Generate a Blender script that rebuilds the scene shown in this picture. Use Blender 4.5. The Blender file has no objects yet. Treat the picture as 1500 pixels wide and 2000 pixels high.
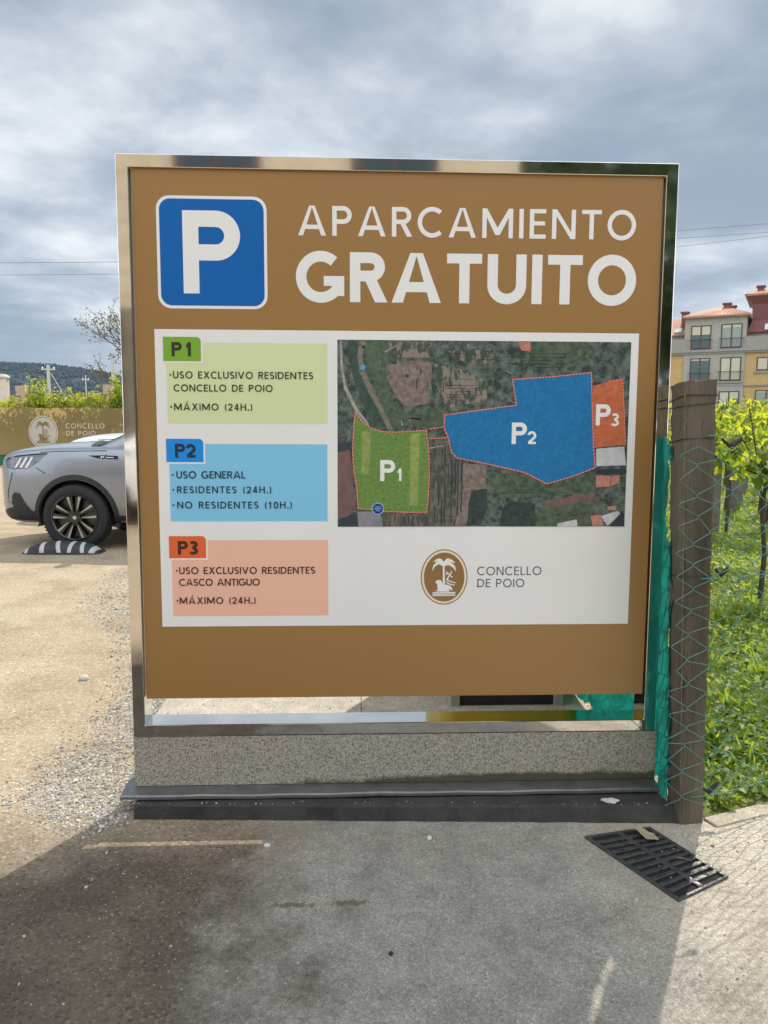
import bpy, bmesh, math, random
from mathutils import Vector, Matrix, Quaternion
from mathutils.geometry import delaunay_2d_cdt
from mathutils.bvhtree import BVHTree

random.seed(7)
SC = bpy.context.scene
COL = SC.collection
R = math.radians
PI = math.pi

# ------------------------------------------------------------------ camera
cam_data = bpy.data.cameras.new('camera')
cam = bpy.data.objects.new('camera', cam_data)
COL.objects.link(cam)
_r, _u, _f = (0.99918, -0.04031, 0.00409), (0.00029, 0.10797, 0.99415), (0.04051, 0.99334, -0.10789)
cam.matrix_world = Matrix(((_r[0], _u[0], -_f[0], -0.1541), (_r[1], _u[1], -_f[1], -2.5490),
                           (_r[2], _u[2], -_f[2], 1.3020), (0, 0, 0, 1)))
cam_data.sensor_fit = 'VERTICAL'
cam_data.sensor_height = 36.0
cam_data.lens = 27.04
cam_data.clip_start = 0.05
cam_data.clip_end = 5000
SC.camera = cam

# ------------------------------------------------------------------ sun, sky, exposure
SUN_EL, SUN_AZ = R(48.8), R(28.7)          # azimuth from +Y towards +X
sun_data = bpy.data.lights.new('sun', 'SUN')
sun_data.energy = 4.2
sun_data.angle = R(0.53)
sun_data.color = (1.0, 0.93, 0.82)
sun = bpy.data.objects.new('sun', sun_data)
COL.objects.link(sun)
to_sun = Vector((math.sin(SUN_AZ) * math.cos(SUN_EL), math.cos(SUN_AZ) * math.cos(SUN_EL), math.sin(SUN_EL)))
sun.rotation_euler = to_sun.to_track_quat('Z', 'Y').to_euler()
sun.location = (8, 12, 20)

world = bpy.data.worlds.new('World')
SC.world = world
world.use_nodes = True
SC.view_settings.view_transform = 'Standard'
SC.view_settings.look = 'None'
SC.view_settings.gamma = 1.0
SC.view_settings.use_curve_mapping = False
SC.view_settings.exposure = 0.1


def build_sky():
    nt = world.node_tree
    N, K = nt.nodes, nt.links
    for n in list(N):
        N.remove(n)
    out = N.new('ShaderNodeOutputWorld')
    bg = N.new('ShaderNodeBackground')
    bg.inputs['Strength'].default_value = 0.1
    K.new(bg.outputs[0], out.inputs['Surface'])
    sky = N.new('ShaderNodeTexSky')
    sky.sky_type = 'NISHITA'
    sky.sun_disc = False
    sky.sun_elevation = SUN_EL
    sky.sun_rotation = SUN_AZ
    tc = N.new('ShaderNodeTexCoord')
    sep = N.new('ShaderNodeSeparateXYZ')
    K.new(tc.outputs['Generated'], sep.inputs[0])

    def m(op, a, b=None, c=None):
        n = N.new('ShaderNodeMath')
        n.operation = op
        for i, v in enumerate((a, b, c)):
            if v is None:
                continue
            if isinstance(v, (int, float)):
                n.inputs[i].default_value = v
            else:
                K.new(v, n.inputs[i])
        return n.outputs[0]
    zz = m('ADD', m('MAXIMUM', sep.outputs[2], 0.0), 0.17)
    comb = N.new('ShaderNodeCombineXYZ')
    K.new(m('DIVIDE', sep.outputs[0], zz), comb.inputs[0])
    K.new(m('DIVIDE', sep.outputs[1], zz), comb.inputs[1])
    comb.inputs[2].default_value = SKY_SEED

    def noise(scale, detail, rough, dist, lac=2.0):
        n = N.new('ShaderNodeTexNoise')
        n.noise_dimensions = '3D'
        n.inputs['Scale'].default_value = scale
        n.inputs['Detail'].default_value = detail
        n.inputs['Roughness'].default_value = rough
        n.inputs['Distortion'].default_value = dist
        n.inputs['Lacunarity'].default_value = lac
        K.new(comb.outputs[0], n.inputs['Vector'])
        return n.outputs['Fac']
    big = noise(0.85, 4.0, 0.5, 0.25)
    fine = noise(2.1, 10.0, 0.58, 0.15)
    cl = m('ADD', m('MULTIPLY', big, 0.50), m('MULTIPLY', fine, 0.50))
    ramp = N.new('ShaderNodeValToRGB')
    cr = ramp.color_ramp
    cr.interpolation = 'B_SPLINE'
    stops = [(0.37, (2.75, 3.35, 4.25)), (0.45, (3.5, 4.2, 5.15)), (0.52, (4.7, 5.35, 6.15)),
             (0.58, (6.6, 7.05, 7.6)), (0.66, (10.0, 10.0, 10.0))]
    cr.elements[0].position, cr.elements[1].position = stops[0][0], stops[-1][0]
    for p, c in stops[1:-1]:
        cr.elements.new(p)
    for e, (p, c) in zip(cr.elements, stops):
        e.color = (c[0] / 10, c[1] / 10, c[2] / 10, 1)
    K.new(cl, ramp.inputs[0])
    # sky behind the camera is boosted past the visible half to fill the sign
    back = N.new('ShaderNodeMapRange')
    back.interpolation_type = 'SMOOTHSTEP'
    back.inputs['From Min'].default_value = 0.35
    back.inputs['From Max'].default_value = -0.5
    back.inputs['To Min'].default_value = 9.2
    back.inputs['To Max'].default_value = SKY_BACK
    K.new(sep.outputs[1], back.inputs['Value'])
    low = N.new('ShaderNodeMapRange')        # cloud seen through more air towards the horizon is paler
    low.inputs['From Min'].default_value = 0.02
    low.inputs['From Max'].default_value = 0.55
    low.inputs['To Min'].default_value = 1.12
    low.inputs['To Max'].default_value = 0.92
    K.new(sep.outputs[2], low.inputs['Value'])
    tint = N.new('ShaderNodeMix')
    tint.data_type = 'RGBA'
    tint.inputs['A'].default_value = (0.965, 1.0, 1.025, 1)
    tint.inputs['B'].default_value = (1.045, 1.0, 0.935, 1)
    tf = N.new('ShaderNodeMapRange')
    tf.inputs['From Min'].default_value = 0.35
    tf.inputs['From Max'].default_value = -0.5
    K.new(sep.outputs[1], tf.inputs['Value'])
    K.new(tf.outputs[0], tint.inputs['Factor'])
    tm = N.new('ShaderNodeMix')
    tm.data_type = 'RGBA'
    tm.blend_type = 'MULTIPLY'
    tm.inputs['Factor'].default_value = 1.0
    K.new(ramp.outputs[0], tm.inputs['A'])
    K.new(tint.outputs['Result'], tm.inputs['B'])
    sc = N.new('ShaderNodeVectorMath')
    sc.operation = 'SCALE'
    K.new(tm.outputs['Result'], sc.inputs[0])
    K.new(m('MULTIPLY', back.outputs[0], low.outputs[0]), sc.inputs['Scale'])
    # thin veil: most of the dome is cloud, a little of the clear sky shows through
    mix = N.new('ShaderNodeMix')
    mix.data_type = 'RGBA'
    cov = N.new('ShaderNodeMapRange')
    cov.inputs['From Min'].default_value = 0.30
    cov.inputs['From Max'].default_value = 0.46
    cov.inputs['To Min'].default_value = 0.72
    cov.inputs['To Max'].default_value = 0.96
    K.new(cl, cov.inputs['Value'])
    K.new(cov.outputs[0], mix.inputs['Factor'])
    K.new(sky.outputs[0], mix.inputs['A'])
    K.new(sc.outputs[0], mix.inputs['B'])
    K.new(mix.outputs['Result'], bg.inputs['Color'])


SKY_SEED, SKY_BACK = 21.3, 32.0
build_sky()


# ------------------------------------------------------------------ helpers: objects
def tag(o, label=None, cat=None, group=None, kind=None):
    if label:
        o['label'] = label
    if cat:
        o['category'] = cat
    if group:
        o['group'] = group
    if kind:
        o['kind'] = kind
    return o


def thing(name, label, cat, loc=(0, 0, 0), rz=0.0, group=None):
    o = bpy.data.objects.new(name, None)
    COL.objects.link(o)
    o.empty_display_size = 0.2
    o.location = loc
    o.rotation_euler = (0, 0, rz)
    return tag(o, label, cat, group)


def copy_tree(o, parent=None):
    c = o.copy()
    COL.objects.link(c)
    if parent:
        c.parent = parent
    for ch in [x for x in bpy.data.objects if x.parent == o]:
        copy_tree(ch, c)
    return c


class MB:
    """collects faces; build() links them as ONE mesh object"""

    def __init__(self):
        self.v, self.f, self.m = [], [], []

    def add(self, verts, faces, mi=0):
        b = len(self.v)
        self.v += [tuple(p) for p in verts]
        self.f += [tuple(b + i for i in f) for f in faces]
        self.m += [mi] * len(faces)
        return self

    def box(self, x0, x1, y0, y1, z0, z1, mi=0):
        v = [(x0, y0, z0), (x1, y0, z0), (x1, y1, z0), (x0, y1, z0), (x0, y0, z1), (x1, y0, z1), (x1, y1, z1), (x0, y1, z1)]
        f = [(3, 2, 1, 0), (4, 5, 6, 7), (0, 1, 5, 4), (1, 2, 6, 5), (2, 3, 7, 6), (3, 0, 4, 7)]
        return self.add(v, f, mi)

    def tube(self, pts, r, n=6, mi=0, cap=True):
        pts = [Vector(p) for p in pts]
        rs = r if isinstance(r, (list, tuple)) else [r] * len(pts)
        rings, prev = [], None
        for i, p in enumerate(pts):
            t = (pts[min(i + 1, len(pts) - 1)] - pts[max(i - 1, 0)])
            t = t.normalized() if t.length > 1e-9 else Vector((0, 0, 1))
            if prev is None:
                a = t.orthogonal().normalized()
            else:
                a = prev - t * prev.dot(t)
                a = a.normalized() if a.length > 1e-6 else t.orthogonal().normalized()
            prev = a
            b = t.cross(a)
            rings.append([p + (a * math.cos(2 * PI * k / n) + b * math.sin(2 * PI * k / n)) * rs[i] for k in range(n)])
        v = [q for rg in rings for q in rg]
        f = []
        for i in range(len(pts) - 1):
            for k in range(n):
                k2 = (k + 1) % n
                f.append((i * n + k, i * n + k2, (i + 1) * n + k2, (i + 1) * n + k))
        if cap:
            f.append(tuple(reversed(range(n))))
            f.append(tuple((len(pts) - 1) * n + k for k in range(n)))
        return self.add(v, f, mi)

    def lathe(self, prof, n=32, axis='Z', mi=0, at=(0, 0, 0)):
        v = []
        for (r, h) in prof:
            for k in range(n):
                a = 2 * PI * k / n
                c, s = r * math.cos(a), r * math.sin(a)
                p = (c, s, h) if axis == 'Z' else (c, h, s)
                v.append((p[0] + at[0], p[1] + at[1], p[2] + at[2]))
        f = []
        for i in range(len(prof) - 1):
            for k in range(n):
                k2 = (k + 1) % n
                q = (i * n + k, i * n + k2, (i + 1) * n + k2, (i + 1) * n + k)
                f.append(q if axis == 'Z' else q[::-1])
        return self.add(v, f, mi)

    def flat(self, polys, to3, mi=0, holes=False):
        """union of flat polygons, triangulated without overlaps; to3 maps (a, b) to a point"""
        vs, fs = [], []
        for p in polys:
            b = len(vs)
            area = sum(p[i][0] * p[(i + 1) % len(p)][1] - p[(i + 1) % len(p)][0] * p[i][1] for i in range(len(p)))
            p = p if area > 0 else p[::-1]
            vs += [Vector((q[0], q[1])) for q in p]
            fs.append(list(range(b, b + len(p))))
        v2, _, f2, _, _, of = delaunay_2d_cdt(vs, [], fs, 1, 1e-7)
        return self.add([to3(p.x, p.y) for p in v2], [tuple(f) for f, g in zip(f2, of) if g], mi)

    def slab(self, poly, to3a, to3b, mi=0):
        """prism between two mapped copies of a polygon"""
        n = len(poly)
        v = [to3a(*p) for p in poly] + [to3b(*p) for p in poly]
        f = [tuple(reversed(range(n))), tuple(range(n, 2 * n))]
        f += [(i, (i + 1) % n, n + (i + 1) % n, n + i) for i in range(n)]
        return self.add(v, f, mi)

    def build(self, name, mats, parent=None, smooth=False, bevel=0.0, angle=40):
        me = bpy.data.meshes.new(name)
        me.from_pydata(self.v, [], self.f)
        for mt in (mats if isinstance(mats, (list, tuple)) else [mats]):
            me.materials.append(mt)
        me.polygons.foreach_set('material_index', self.m)
        o = bpy.data.objects.new(name, me)
        COL.objects.link(o)
        if smooth:
            me.polygons.foreach_set('use_smooth', [True] * len(me.polygons))
            try:
                me.set_sharp_from_angle(angle=R(angle))
            except Exception:
                pass
        if bevel:
            b = o.modifiers.new('bevel', 'BEVEL')
            b.width = bevel
            b.segments = 2
            b.limit_method = 'ANGLE'
        me.update()
        if parent:
            o.parent = parent
        return o


# ------------------------------------------------------------------ helpers: materials
MATS = {}


def lerp3(a, b, t):
    return tuple(a[i] + (b[i] - a[i]) * t for i in range(3))


def mat(name, c, rough=0.6, c2=None, scale=6.0, detail=6.0, metal=0.0, spec=0.5, bump=0.0, bscale=None, island=0.0,
        trans=0.0, coat=0.0, contrast=(0.35, 0.65), coords='Object', rvar=0.0, stretch=None, tcol=None, alpha=1.0):
    mt = bpy.data.materials.new(name)
    MATS[name] = mt
    mt.use_nodes = True
    nt = mt.node_tree
    N, K = nt.nodes, nt.links
    bs = N['Principled BSDF']
    bs.inputs['Base Color'].default_value = (*c, 1)
    bs.inputs['Roughness'].default_value = rough
    bs.inputs['Metallic'].default_value = metal
    bs.inputs['Specular IOR Level'].default_value = spec
    if coat:
        bs.inputs['Coat Weight'].default_value = coat
        bs.inputs['Coat Roughness'].default_value = 0.05
    tc = N.new('ShaderNodeTexCoord')
    vec = tc.outputs[coords]
    if stretch:
        mp = N.new('ShaderNodeMapping')
        mp.inputs['Scale'].default_value = stretch
        K.new(vec, mp.inputs['Vector'])
        vec = mp.outputs[0]
    last = None
    if c2 is not None:
        nz = N.new('ShaderNodeTexNoise')
        nz.inputs['Scale'].default_value = scale
        nz.inputs['Detail'].default_value = detail
        nz.inputs['Roughness'].default_value = 0.6
        K.new(vec, nz.inputs['Vector'])
        rp = N.new('ShaderNodeValToRGB')
        rp.color_ramp.elements[0].position, rp.color_ramp.elements[1].position = contrast
        rp.color_ramp.elements[0].color = (*c, 1)
        rp.color_ramp.elements[1].color = (*c2, 1)
        K.new(nz.outputs['Fac'], rp.inputs[0])
        last = rp.outputs[0]
        if rvar:
            mr = N.new('ShaderNodeMapRange')
            mr.inputs['To Min'].default_value = max(0.0, rough - rvar)
            mr.inputs['To Max'].default_value = min(1.0, rough + rvar)
            K.new(nz.outputs['Fac'], mr.inputs['Value'])
            K.new(mr.outputs[0], bs.inputs['Roughness'])
    if island:
        ge = N.new('ShaderNodeNewGeometry')
        hs = N.new('ShaderNodeHueSaturation')
        mr = N.new('ShaderNodeMapRange')
        mr.inputs['To Min'].default_value = 1 - island
        mr.inputs['To Max'].default_value = 1 + island
        K.new(ge.outputs['Random Per Island'], mr.inputs['Value'])
        K.new(mr.outputs[0], hs.inputs['Value'])
        hm = N.new('ShaderNodeMapRange')
        hm.inputs['To Min'].default_value = 0.5 + island * 0.035
        hm.inputs['To Max'].default_value = 0.5 - island * 0.035
        K.new(ge.outputs['Random Per Island'], hm.inputs['Value'])
        K.new(hm.outputs[0], hs.inputs['Hue'])
        if last is None:
            hs.inputs['Color'].default_value = (*c, 1)
        else:
            K.new(last, hs.inputs['Color'])
        last = hs.outputs[0]
    if last is not None:
        K.new(last, bs.inputs['Base Color'])
    if bump:
        nb = N.new('ShaderNodeTexNoise')
        nb.inputs['Scale'].default_value = bscale or scale
        nb.inputs['Detail'].default_value = 5.0
        K.new(vec, nb.inputs['Vector'])
        bp = N.new('ShaderNodeBump')
        bp.inputs['Strength'].default_value = min(1.0, bump)
        bp.inputs['Distance'].default_value = 0.01 * max(1.0, bump)
        K.new(nb.outputs['Fac'], bp.inputs['Height'])
        K.new(bp.outputs[0], bs.inputs['Normal'])
    if trans:
        tr = N.new('ShaderNodeBsdfTranslucent')
        tr.inputs['Color'].default_value = (*(tcol or c), 1)
        if last is not None and tcol is None:
            K.new(last, tr.inputs['Color'])
        mx = N.new('ShaderNodeMixShader')
        mx.inputs[0].default_value = trans
        out = [n for n in N if n.type == 'OUTPUT_MATERIAL'][0]
        K.new(bs.outputs[0], mx.inputs[1])
        K.new(tr.outputs[0], mx.inputs[2])
        K.new(mx.outputs[0], out.inputs['Surface'])
    return mt


# ------------------------------------------------------------------ lettering: strokes of a geometric sans, unit cap height
def stroke(pts, w, closed=False):
    """polyline of width w -> list of quads with mitred joints"""
    n = len(pts)
    P = [Vector(p) for p in pts]
    L, Rr = [], []
    for i in range(n):
        if closed:
            a, b = P[i - 1], P[(i + 1) % n]
            d1, d2 = (P[i] - a).normalized(), (b - P[i]).normalized()
        else:
            d1 = (P[i] - P[i - 1]).normalized() if i else (P[1] - P[0]).normalized()
            d2 = (P[i + 1] - P[i]).normalized() if i < n - 1 else d1
        t = (d1 + d2)
        t = t.normalized() if t.length > 1e-6 else d1
        nn = Vector((-t.y, t.x))
        k = w / 2 / max(0.35, nn.dot(Vector((-d1.y, d1.x))))
        L.append(P[i] + nn * k)
        Rr.append(P[i] - nn * k)
    q = []
    for i in range(n if closed else n - 1):
        j = (i + 1) % n
        q.append([tuple(L[i]), tuple(L[j]), tuple(Rr[j]), tuple(Rr[i])])
    return q


def arc(cx, cy, rx, ry, a0, a1, n=18):
    return [(cx + rx * math.cos(R(a0 + (a1 - a0) * k / n)), cy + ry * math.sin(R(a0 + (a1 - a0) * k / n))) for k in range(n + 1)]


def glyph(ch, w):
    """(advance width, polygons) of one capital or figure with stem width w"""
    h = w / 2
    V = lambda x, y0=0, y1=1: [[(x - h, y0), (x + h, y0), (x + h, y1), (x - h, y1)]]
    H = lambda y, x0, x1: [[(x0, y - h * .92), (x1, y - h * .92), (x1, y + h * .92), (x0, y + h * .92)]]

    def bowl(x0, yb, yt, wd):                      # right-hand bowl between two heights
        r = (yt - yb) / 2
        cx = wd - r
        cx = max(cx, x0 + .02)
        pts = [(x0, yt - h)] + arc(cx, (yt + yb) / 2, wd - h - cx, r - h, 90, -90, 20) + [(x0, yb + h)]
        return stroke(pts, w)
    if ch in 'AÁ':
        W = .80 + w * 1.05
        wd = w * 1.10
        ap = w * .60
        p = [[(0, 0), (wd, 0), (W / 2 + .0, 1 - .0 - w * .28), (W / 2 + ap, 1), (W / 2 - ap, 1)],
             [(W, 0), (W - wd, 0), (W / 2 - .0, 1 - w * .28), (W / 2 - ap, 1), (W / 2 + ap, 1)],
             [(W * .24, .215), (W * .76, .215), (W * .70, .215 + w * .95), (W * .30, .215 + w * .95)]]
        if ch == 'Á':
            p.append([(W / 2 - .08, 1.07), (W / 2 + .02, 1.07), (W / 2 + .22, 1.30), (W / 2 + .04, 1.30)])
        return W, p
    if ch == 'P':
        W = .56 + w * .75
        return W, V(h) + bowl(h, .40, 1, W)
    if ch == 'R':
        W = .56 + w * .75
        return W + w * .1, V(h) + bowl(h, .42, 1, W) + [[(W * .42, .46), (W * .42 + w * 1.15, .46), (W + w * .25, 0), (W - w * .95, 0)]]
    if ch == 'D':
        W = .74 + w * .7
        return W, V(h) + stroke([(h, 1 - h)] + arc(W - .5, .5, .5 - h, .5 - h, 90, -90, 24) + [(h, h)], w)
    if ch == 'C':
        W = .86
        return W, stroke(arc(.5, .5, .51 - h, .52 - h, 48, 312, 34), w)
    if ch == 'G':
        W = .98
        return W, stroke(arc(.5, .5, .51 - h, .52 - h, 48, 336, 36), w) + [[(W - w, .12), (W, .12), (W, .52), (W - w, .52)], [(W - w * 1.25, .16), (W - w * .5, .16), (W - w * .5, .34), (W - w * 1.05, .34)]] + H(.52 - h * .92, .56, W)
    if ch == 'O':
        return 1.02, stroke(arc(.51, .5, .51 - h, .52 - h, 0, 360, 44)[:-1], w, True)
    if ch == 'M':
        W = .96 + w * .8
        d = w * 1.02
        return W, V(h) + V(W - h) + [[(0, 1), (d, 1), (W / 2 + d * .5, .22 - .0), (W / 2 - d * .5, .10)], [(W, 1), (W - d, 1), (W / 2 - d * .5, .22), (W / 2 + d * .5, .10)],
                                     [(W / 2 - d * .5, .10), (W / 2 + d * .5, .10), (W / 2 + d * .5, .22), (W / 2 - d * .5, .22)]]
    if ch == 'I':
        return w, V(h)
    if ch == 'E':
        W = .48 + w * .6
        return W, V(h) + H(1 - h * .92, h, W) + H(.52, h, W * .94) + H(h * .92, h, W)
    if ch == 'N':
        W = .70 + w * .9
        return W, V(h) + V(W - h) + [[(0, 1), (w * 1.1, 1), (W, 0), (W - w * 1.1, 0)]]
    if ch == 'T':
        W = .62 + w * .5
        return W, V(W / 2) + H(1 - h * .92, 0, W)
    if ch == 'U':
        W = .66 + w * .7
        return W, stroke([(h, 1)] + [(h, .7)] + arc(W / 2, W / 2 - .03, W / 2 - h, W / 2 - h - .02, 180, 360, 22) + [(W - h, .7), (W - h, 1)], w)
    if ch == 'S':
        W = .60 + w * .2
        a, b = W / 2 - h, .25 - h * .45
        top = arc(W / 2, 1.01 - h - b, a, b, 32, 262, 16)
        bot = arc(W / 2, h + b - .01, a, b, 82, -148, 16)
        return W, stroke(top + bot, w)
    if ch == 'X':
        W = .74 + w * .8
        d = w * 1.22
        return W, [[(0, 0), (d, 0), (W - .03, 1), (W - .03 - d, 1)], [(W, 0), (W - d, 0), (.03, 1), (.03 + d, 1)]]
    if ch == 'L':
        W = .44 + w * .6
        return W, V(h) + H(h * .92, h, W)
    if ch == 'V':
        W = .76 + w
        d = w * 1.1
        return W, [[(0, 1), (d, 1), (W / 2 + w * .55, 0), (W / 2 - w * .55, 0)], [(W, 1), (W - d, 1), (W / 2 - w * .55, 0), (W / 2 + w * .55, 0)]]
    if ch == 'H':
        W = .68 + w * .7
        return W, V(h) + V(W - h) + H(.53, h, W - h)
    if ch == '0':
        return .66, stroke(arc(.33, .5, .33 - h, .52 - h, 0, 360, 36)[:-1], w, True)
    if ch == '1':
        return .50, V(.30) + [[(.06, .72), (.06 + w * .3, .72 - w * .75), (.30, .88), (.30 + h, 1), (.30 - h * .9, 1)]]
    if ch == '2':
        r = .28 - h * .3
        return .64, stroke(arc(.31, .99 - r - h + .0, r, r, 168, -38, 18) + [(.10, h * 1.3)], w) + H(h * .92, .04, .64)
    if ch == '3':
        return .62, stroke(arc(.29, .745, .24 - h * .3, .265 - h, 150, -82, 16), w) + stroke(arc(.28, .27, .30 - h * .6, .28 - h, 88, -152, 18), w) + H(.53, .20, .34)
    if ch == '4':
        return .68, V(.46) + H(.27, 0, .68) + [[(0, .27 - h * .5), (w * 1.1, .30), (.46 + h, 1), (.46 - h * 1.2, 1)]]
    if ch == '(':
        return .24, stroke(arc(.50, .45, .42, .66, 132, 228, 14), w * .85)
    if ch == ')':
        return .24, stroke(arc(-.26, .45, .42, .66, 48, -48, 14), w * .85)
    if ch == '.':
        return w * 1.2, [[(0, 0), (w * 1.2, 0), (w * 1.2, w * 1.2), (0, w * 1.2)]]
    if ch == '·':
        return w, [arc(h, .5, w * .62, w * .62, 0, 360, 10)[:-1]]
    return .36, []


def text_polys(txt, x0, z0, cap, w, width=None, gap=None, space=.42):
    """polygons of a line of lettering; width stretches the letter gaps to end at x0 + width (metres)"""
    gl = [glyph(c, w) for c in txt]
    tot = sum((space if c == ' ' else g[0]) for c, g in zip(txt, gl)) * cap
    sx = 1.0
    if gap is None:
        gap = .16 * cap
    if width is not None:
        gap = (width - tot) / max(1, len(txt) - 1)
        lo, hi = .07 * cap, .30 * cap
        if not lo <= gap <= hi:
            gap0 = min(max(gap, lo), hi)
            sx = (width - gap0 * (len(txt) - 1)) / tot
            gap = gap0
    x, out = x0, []
    for c, (a, ps) in zip(txt, gl):
        out.append([[(x + p[0] * cap * sx, z0 + p[1] * cap) for p in poly] for poly in ps])
        x += (space if c == ' ' else a) * cap * sx + gap
    return [g for g in out if g]


def add_text(mb, txt, x0, z0, cap, w, y, mi=0, to3=None, **kw):
    to3 = to3 or (lambda a, b: (a, y, b))
    for g in text_polys(txt, x0, z0, cap, w, **kw):
        mb.flat(g, to3, mi)
    return mb


def rrect(x0, x1, z0, z1, r, n=8, corners=(1, 1, 1, 1)):
    """rounded rectangle, corners: lower left, lower right, upper right, upper left"""
    out = []
    for (cx, cz, a), on in zip(((x0 + r, z0 + r, 180), (x1 - r, z0 + r, 270), (x1 - r, z1 - r, 0), (x0 + r, z1 - r, 90)), corners):
        if on:
            out += arc(cx, cz, r, r, a, a + 90, n)
        else:
            out.append({180: (x0, z0), 270: (x1, z0), 0: (x1, z1), 90: (x0, z1)}[a])
    return out


def ellipse(cx, cz, a, b, n=56):
    return arc(cx, cz, a, b, 0, 360, n)[:-1]


def ring(cx, cz, a, b, t, n=64):
    return stroke(ellipse(cx, cz, a - t / 2, b - t / 2, n), t, True)

def srgb(r, g, b, k=1.0):
    f = lambda c: (c / 255 / 12.92) if c / 255 <= .04045 else ((c / 255 + .055) / 1.055) ** 2.4
    return (f(r) * k, f(g) * k, f(b) * k)


# ------------------------------------------------------------------ ground materials (one dirt recipe shared by two sheets)
def ground_mat(name, kind):
    mt = bpy.data.materials.new(name)
    mt.use_nodes = True
    nt = mt.node_tree
    N, K = nt.nodes, nt.links
    bs = N['Principled BSDF']
    bs.inputs['Roughness'].default_value = 0.9
    bs.inputs['Specular IOR Level'].default_value = 0.25
    geo = N.new('ShaderNodeNewGeometry')
    pos = geo.outputs['Position']

    def noise(scale, detail=6, rough=.6, dist=0.0):
        n = N.new('ShaderNodeTexNoise')
        n.inputs['Scale'].default_value = scale
        n.inputs['Detail'].default_value = detail
        n.inputs['Roughness'].default_value = rough
        n.inputs['Distortion'].default_value = dist
        K.new(pos, n.inputs['Vector'])
        return n.outputs['Fac']

    def ramp(fac, stops):
        r = N.new('ShaderNodeValToRGB')
        e = r.color_ramp.elements
        e[0].position, e[1].position = stops[0][0], stops[-1][0]
        for p, c in stops[1:-1]:
            e.new(p)
        for el, (p, c) in zip(e, stops):
            el.color = (*c, 1) if isinstance(c, tuple) else (c, c, c, 1)
        K.new(fac, r.inputs[0])
        return r.outputs[0]

    def mixc(f, a, b, bt='MIX'):
        n = N.new('ShaderNodeMix')
        n.data_type = 'RGBA'
        n.blend_type = bt
        if isinstance(f, float):
            n.inputs['Factor'].default_value = f
        else:
            K.new(f, n.inputs['Factor'])
        for s, v in (('A', a), ('B', b)):
            if isinstance(v, tuple):
                n.inputs[s].default_value = (*v, 1)
            else:
                K.new(v, n.inputs[s])
        return n.outputs['Result']

    def math_(op, a, b=None):
        n = N.new('ShaderNodeMath')
        n.operation = op
        n.use_clamp = False
        for i, v in enumerate((a, b)):
            if v is None:
                continue
            if isinstance(v, (int, float)):
                n.inputs[i].default_value = v
            else:
                K.new(v, n.inputs[i])
        return n.outputs[0]
    vor = N.new('ShaderNodeTexVoronoi')
    vor.inputs['Scale'].default_value = 130
    K.new(pos, vor.inputs['Vector'])
    sepv = N.new('ShaderNodeSeparateColor')
    K.new(vor.outputs['Color'], sepv.inputs[0])
    grain = noise(420, 3, .7)
    sep = N.new('ShaderNodeSeparateXYZ')
    K.new(pos, sep.inputs[0])
    # dry sandy dirt
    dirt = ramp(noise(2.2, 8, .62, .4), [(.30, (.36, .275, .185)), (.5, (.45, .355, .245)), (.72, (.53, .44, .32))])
    dark_earth = ramp(noise(3.4, 7, .6), [(.3, (.094, .072, .054)), (.7, (.165, .133, .101))])
    # browner earth near the sign, its colour also darkened to deepen the shade
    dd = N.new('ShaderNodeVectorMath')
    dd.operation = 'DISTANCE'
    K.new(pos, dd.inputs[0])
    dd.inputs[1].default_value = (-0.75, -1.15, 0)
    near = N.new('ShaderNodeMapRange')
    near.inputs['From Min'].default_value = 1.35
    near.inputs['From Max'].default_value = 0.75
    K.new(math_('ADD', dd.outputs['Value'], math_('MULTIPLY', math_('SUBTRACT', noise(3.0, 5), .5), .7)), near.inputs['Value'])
    dirt = mixc(near.outputs[0], dirt, dark_earth)
    speck = ramp(sepv.outputs[0], [(.0, .55), (.12, .82), (.5, 1.0), (.9, 1.08), (.97, 1.5)])
    dirt = mixc(1.0, dirt, speck, 'MULTIPLY')
    dirt = mixc(1.0, dirt, ramp(grain, [(.3, .72), (.7, 1.25)]), 'MULTIPLY')
    hgt = math_('ADD', math_('MULTIPLY', grain, .35), math_('MULTIPLY', sepv.outputs[1], .6))
    if kind == 'dirt':
        col = dirt
        hgt = math_('ADD', hgt, math_('MULTIPLY', noise(9, 5), 1.6))
    else:
        conc = ramp(noise(5.0, 9, .68, .2), [(.28, (.232, .214, .186)), (.5, (.300, .279, .244)), (.75, (.365, .341, .298))])
        fib = noise(60, 9, .8, 2.2)
        dap = noise(7.0, 10, .78, .6)
        vor2 = N.new('ShaderNodeTexVoronoi')
        vor2.inputs['Scale'].default_value = 75
        K.new(pos, vor2.inputs['Vector'])
        sepw = N.new('ShaderNodeSeparateColor')
        K.new(vor2.outputs['Color'], sepw.inputs[0])
        spk = N.new('ShaderNodeMath')
        spk.operation = 'MULTIPLY'
        K.new(ramp(vor2.outputs['Distance'], [(.0, 1.0), (.30, 0.0)]), spk.inputs[0])
        K.new(ramp(sepw.outputs[0], [(.90, 0.0), (.93, 1.0)]), spk.inputs[1])
        conc = mixc(1.0, conc, ramp(fib, [(.32, .76), (.5, .98), (.68, 1.2)]), 'MULTIPLY')
        conc = mixc(1.0, conc, ramp(dap, [(.34, .80), (.5, 1.0), (.66, 1.16)]), 'MULTIPLY')
        agg = N.new('ShaderNodeTexVoronoi')
        agg.inputs['Scale'].default_value = 230
        K.new(pos, agg.inputs['Vector'])
        sepa = N.new('ShaderNodeSeparateColor')
        K.new(agg.outputs['Color'], sepa.inputs[0])
        conc = mixc(1.0, conc, ramp(sepa.outputs[1], [(.0, .70), (.2, .92), (.8, 1.05), (.93, 1.35)]), 'MULTIPLY')
        conc = mixc(spk.outputs[0], conc, (.10, .095, .085))
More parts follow.
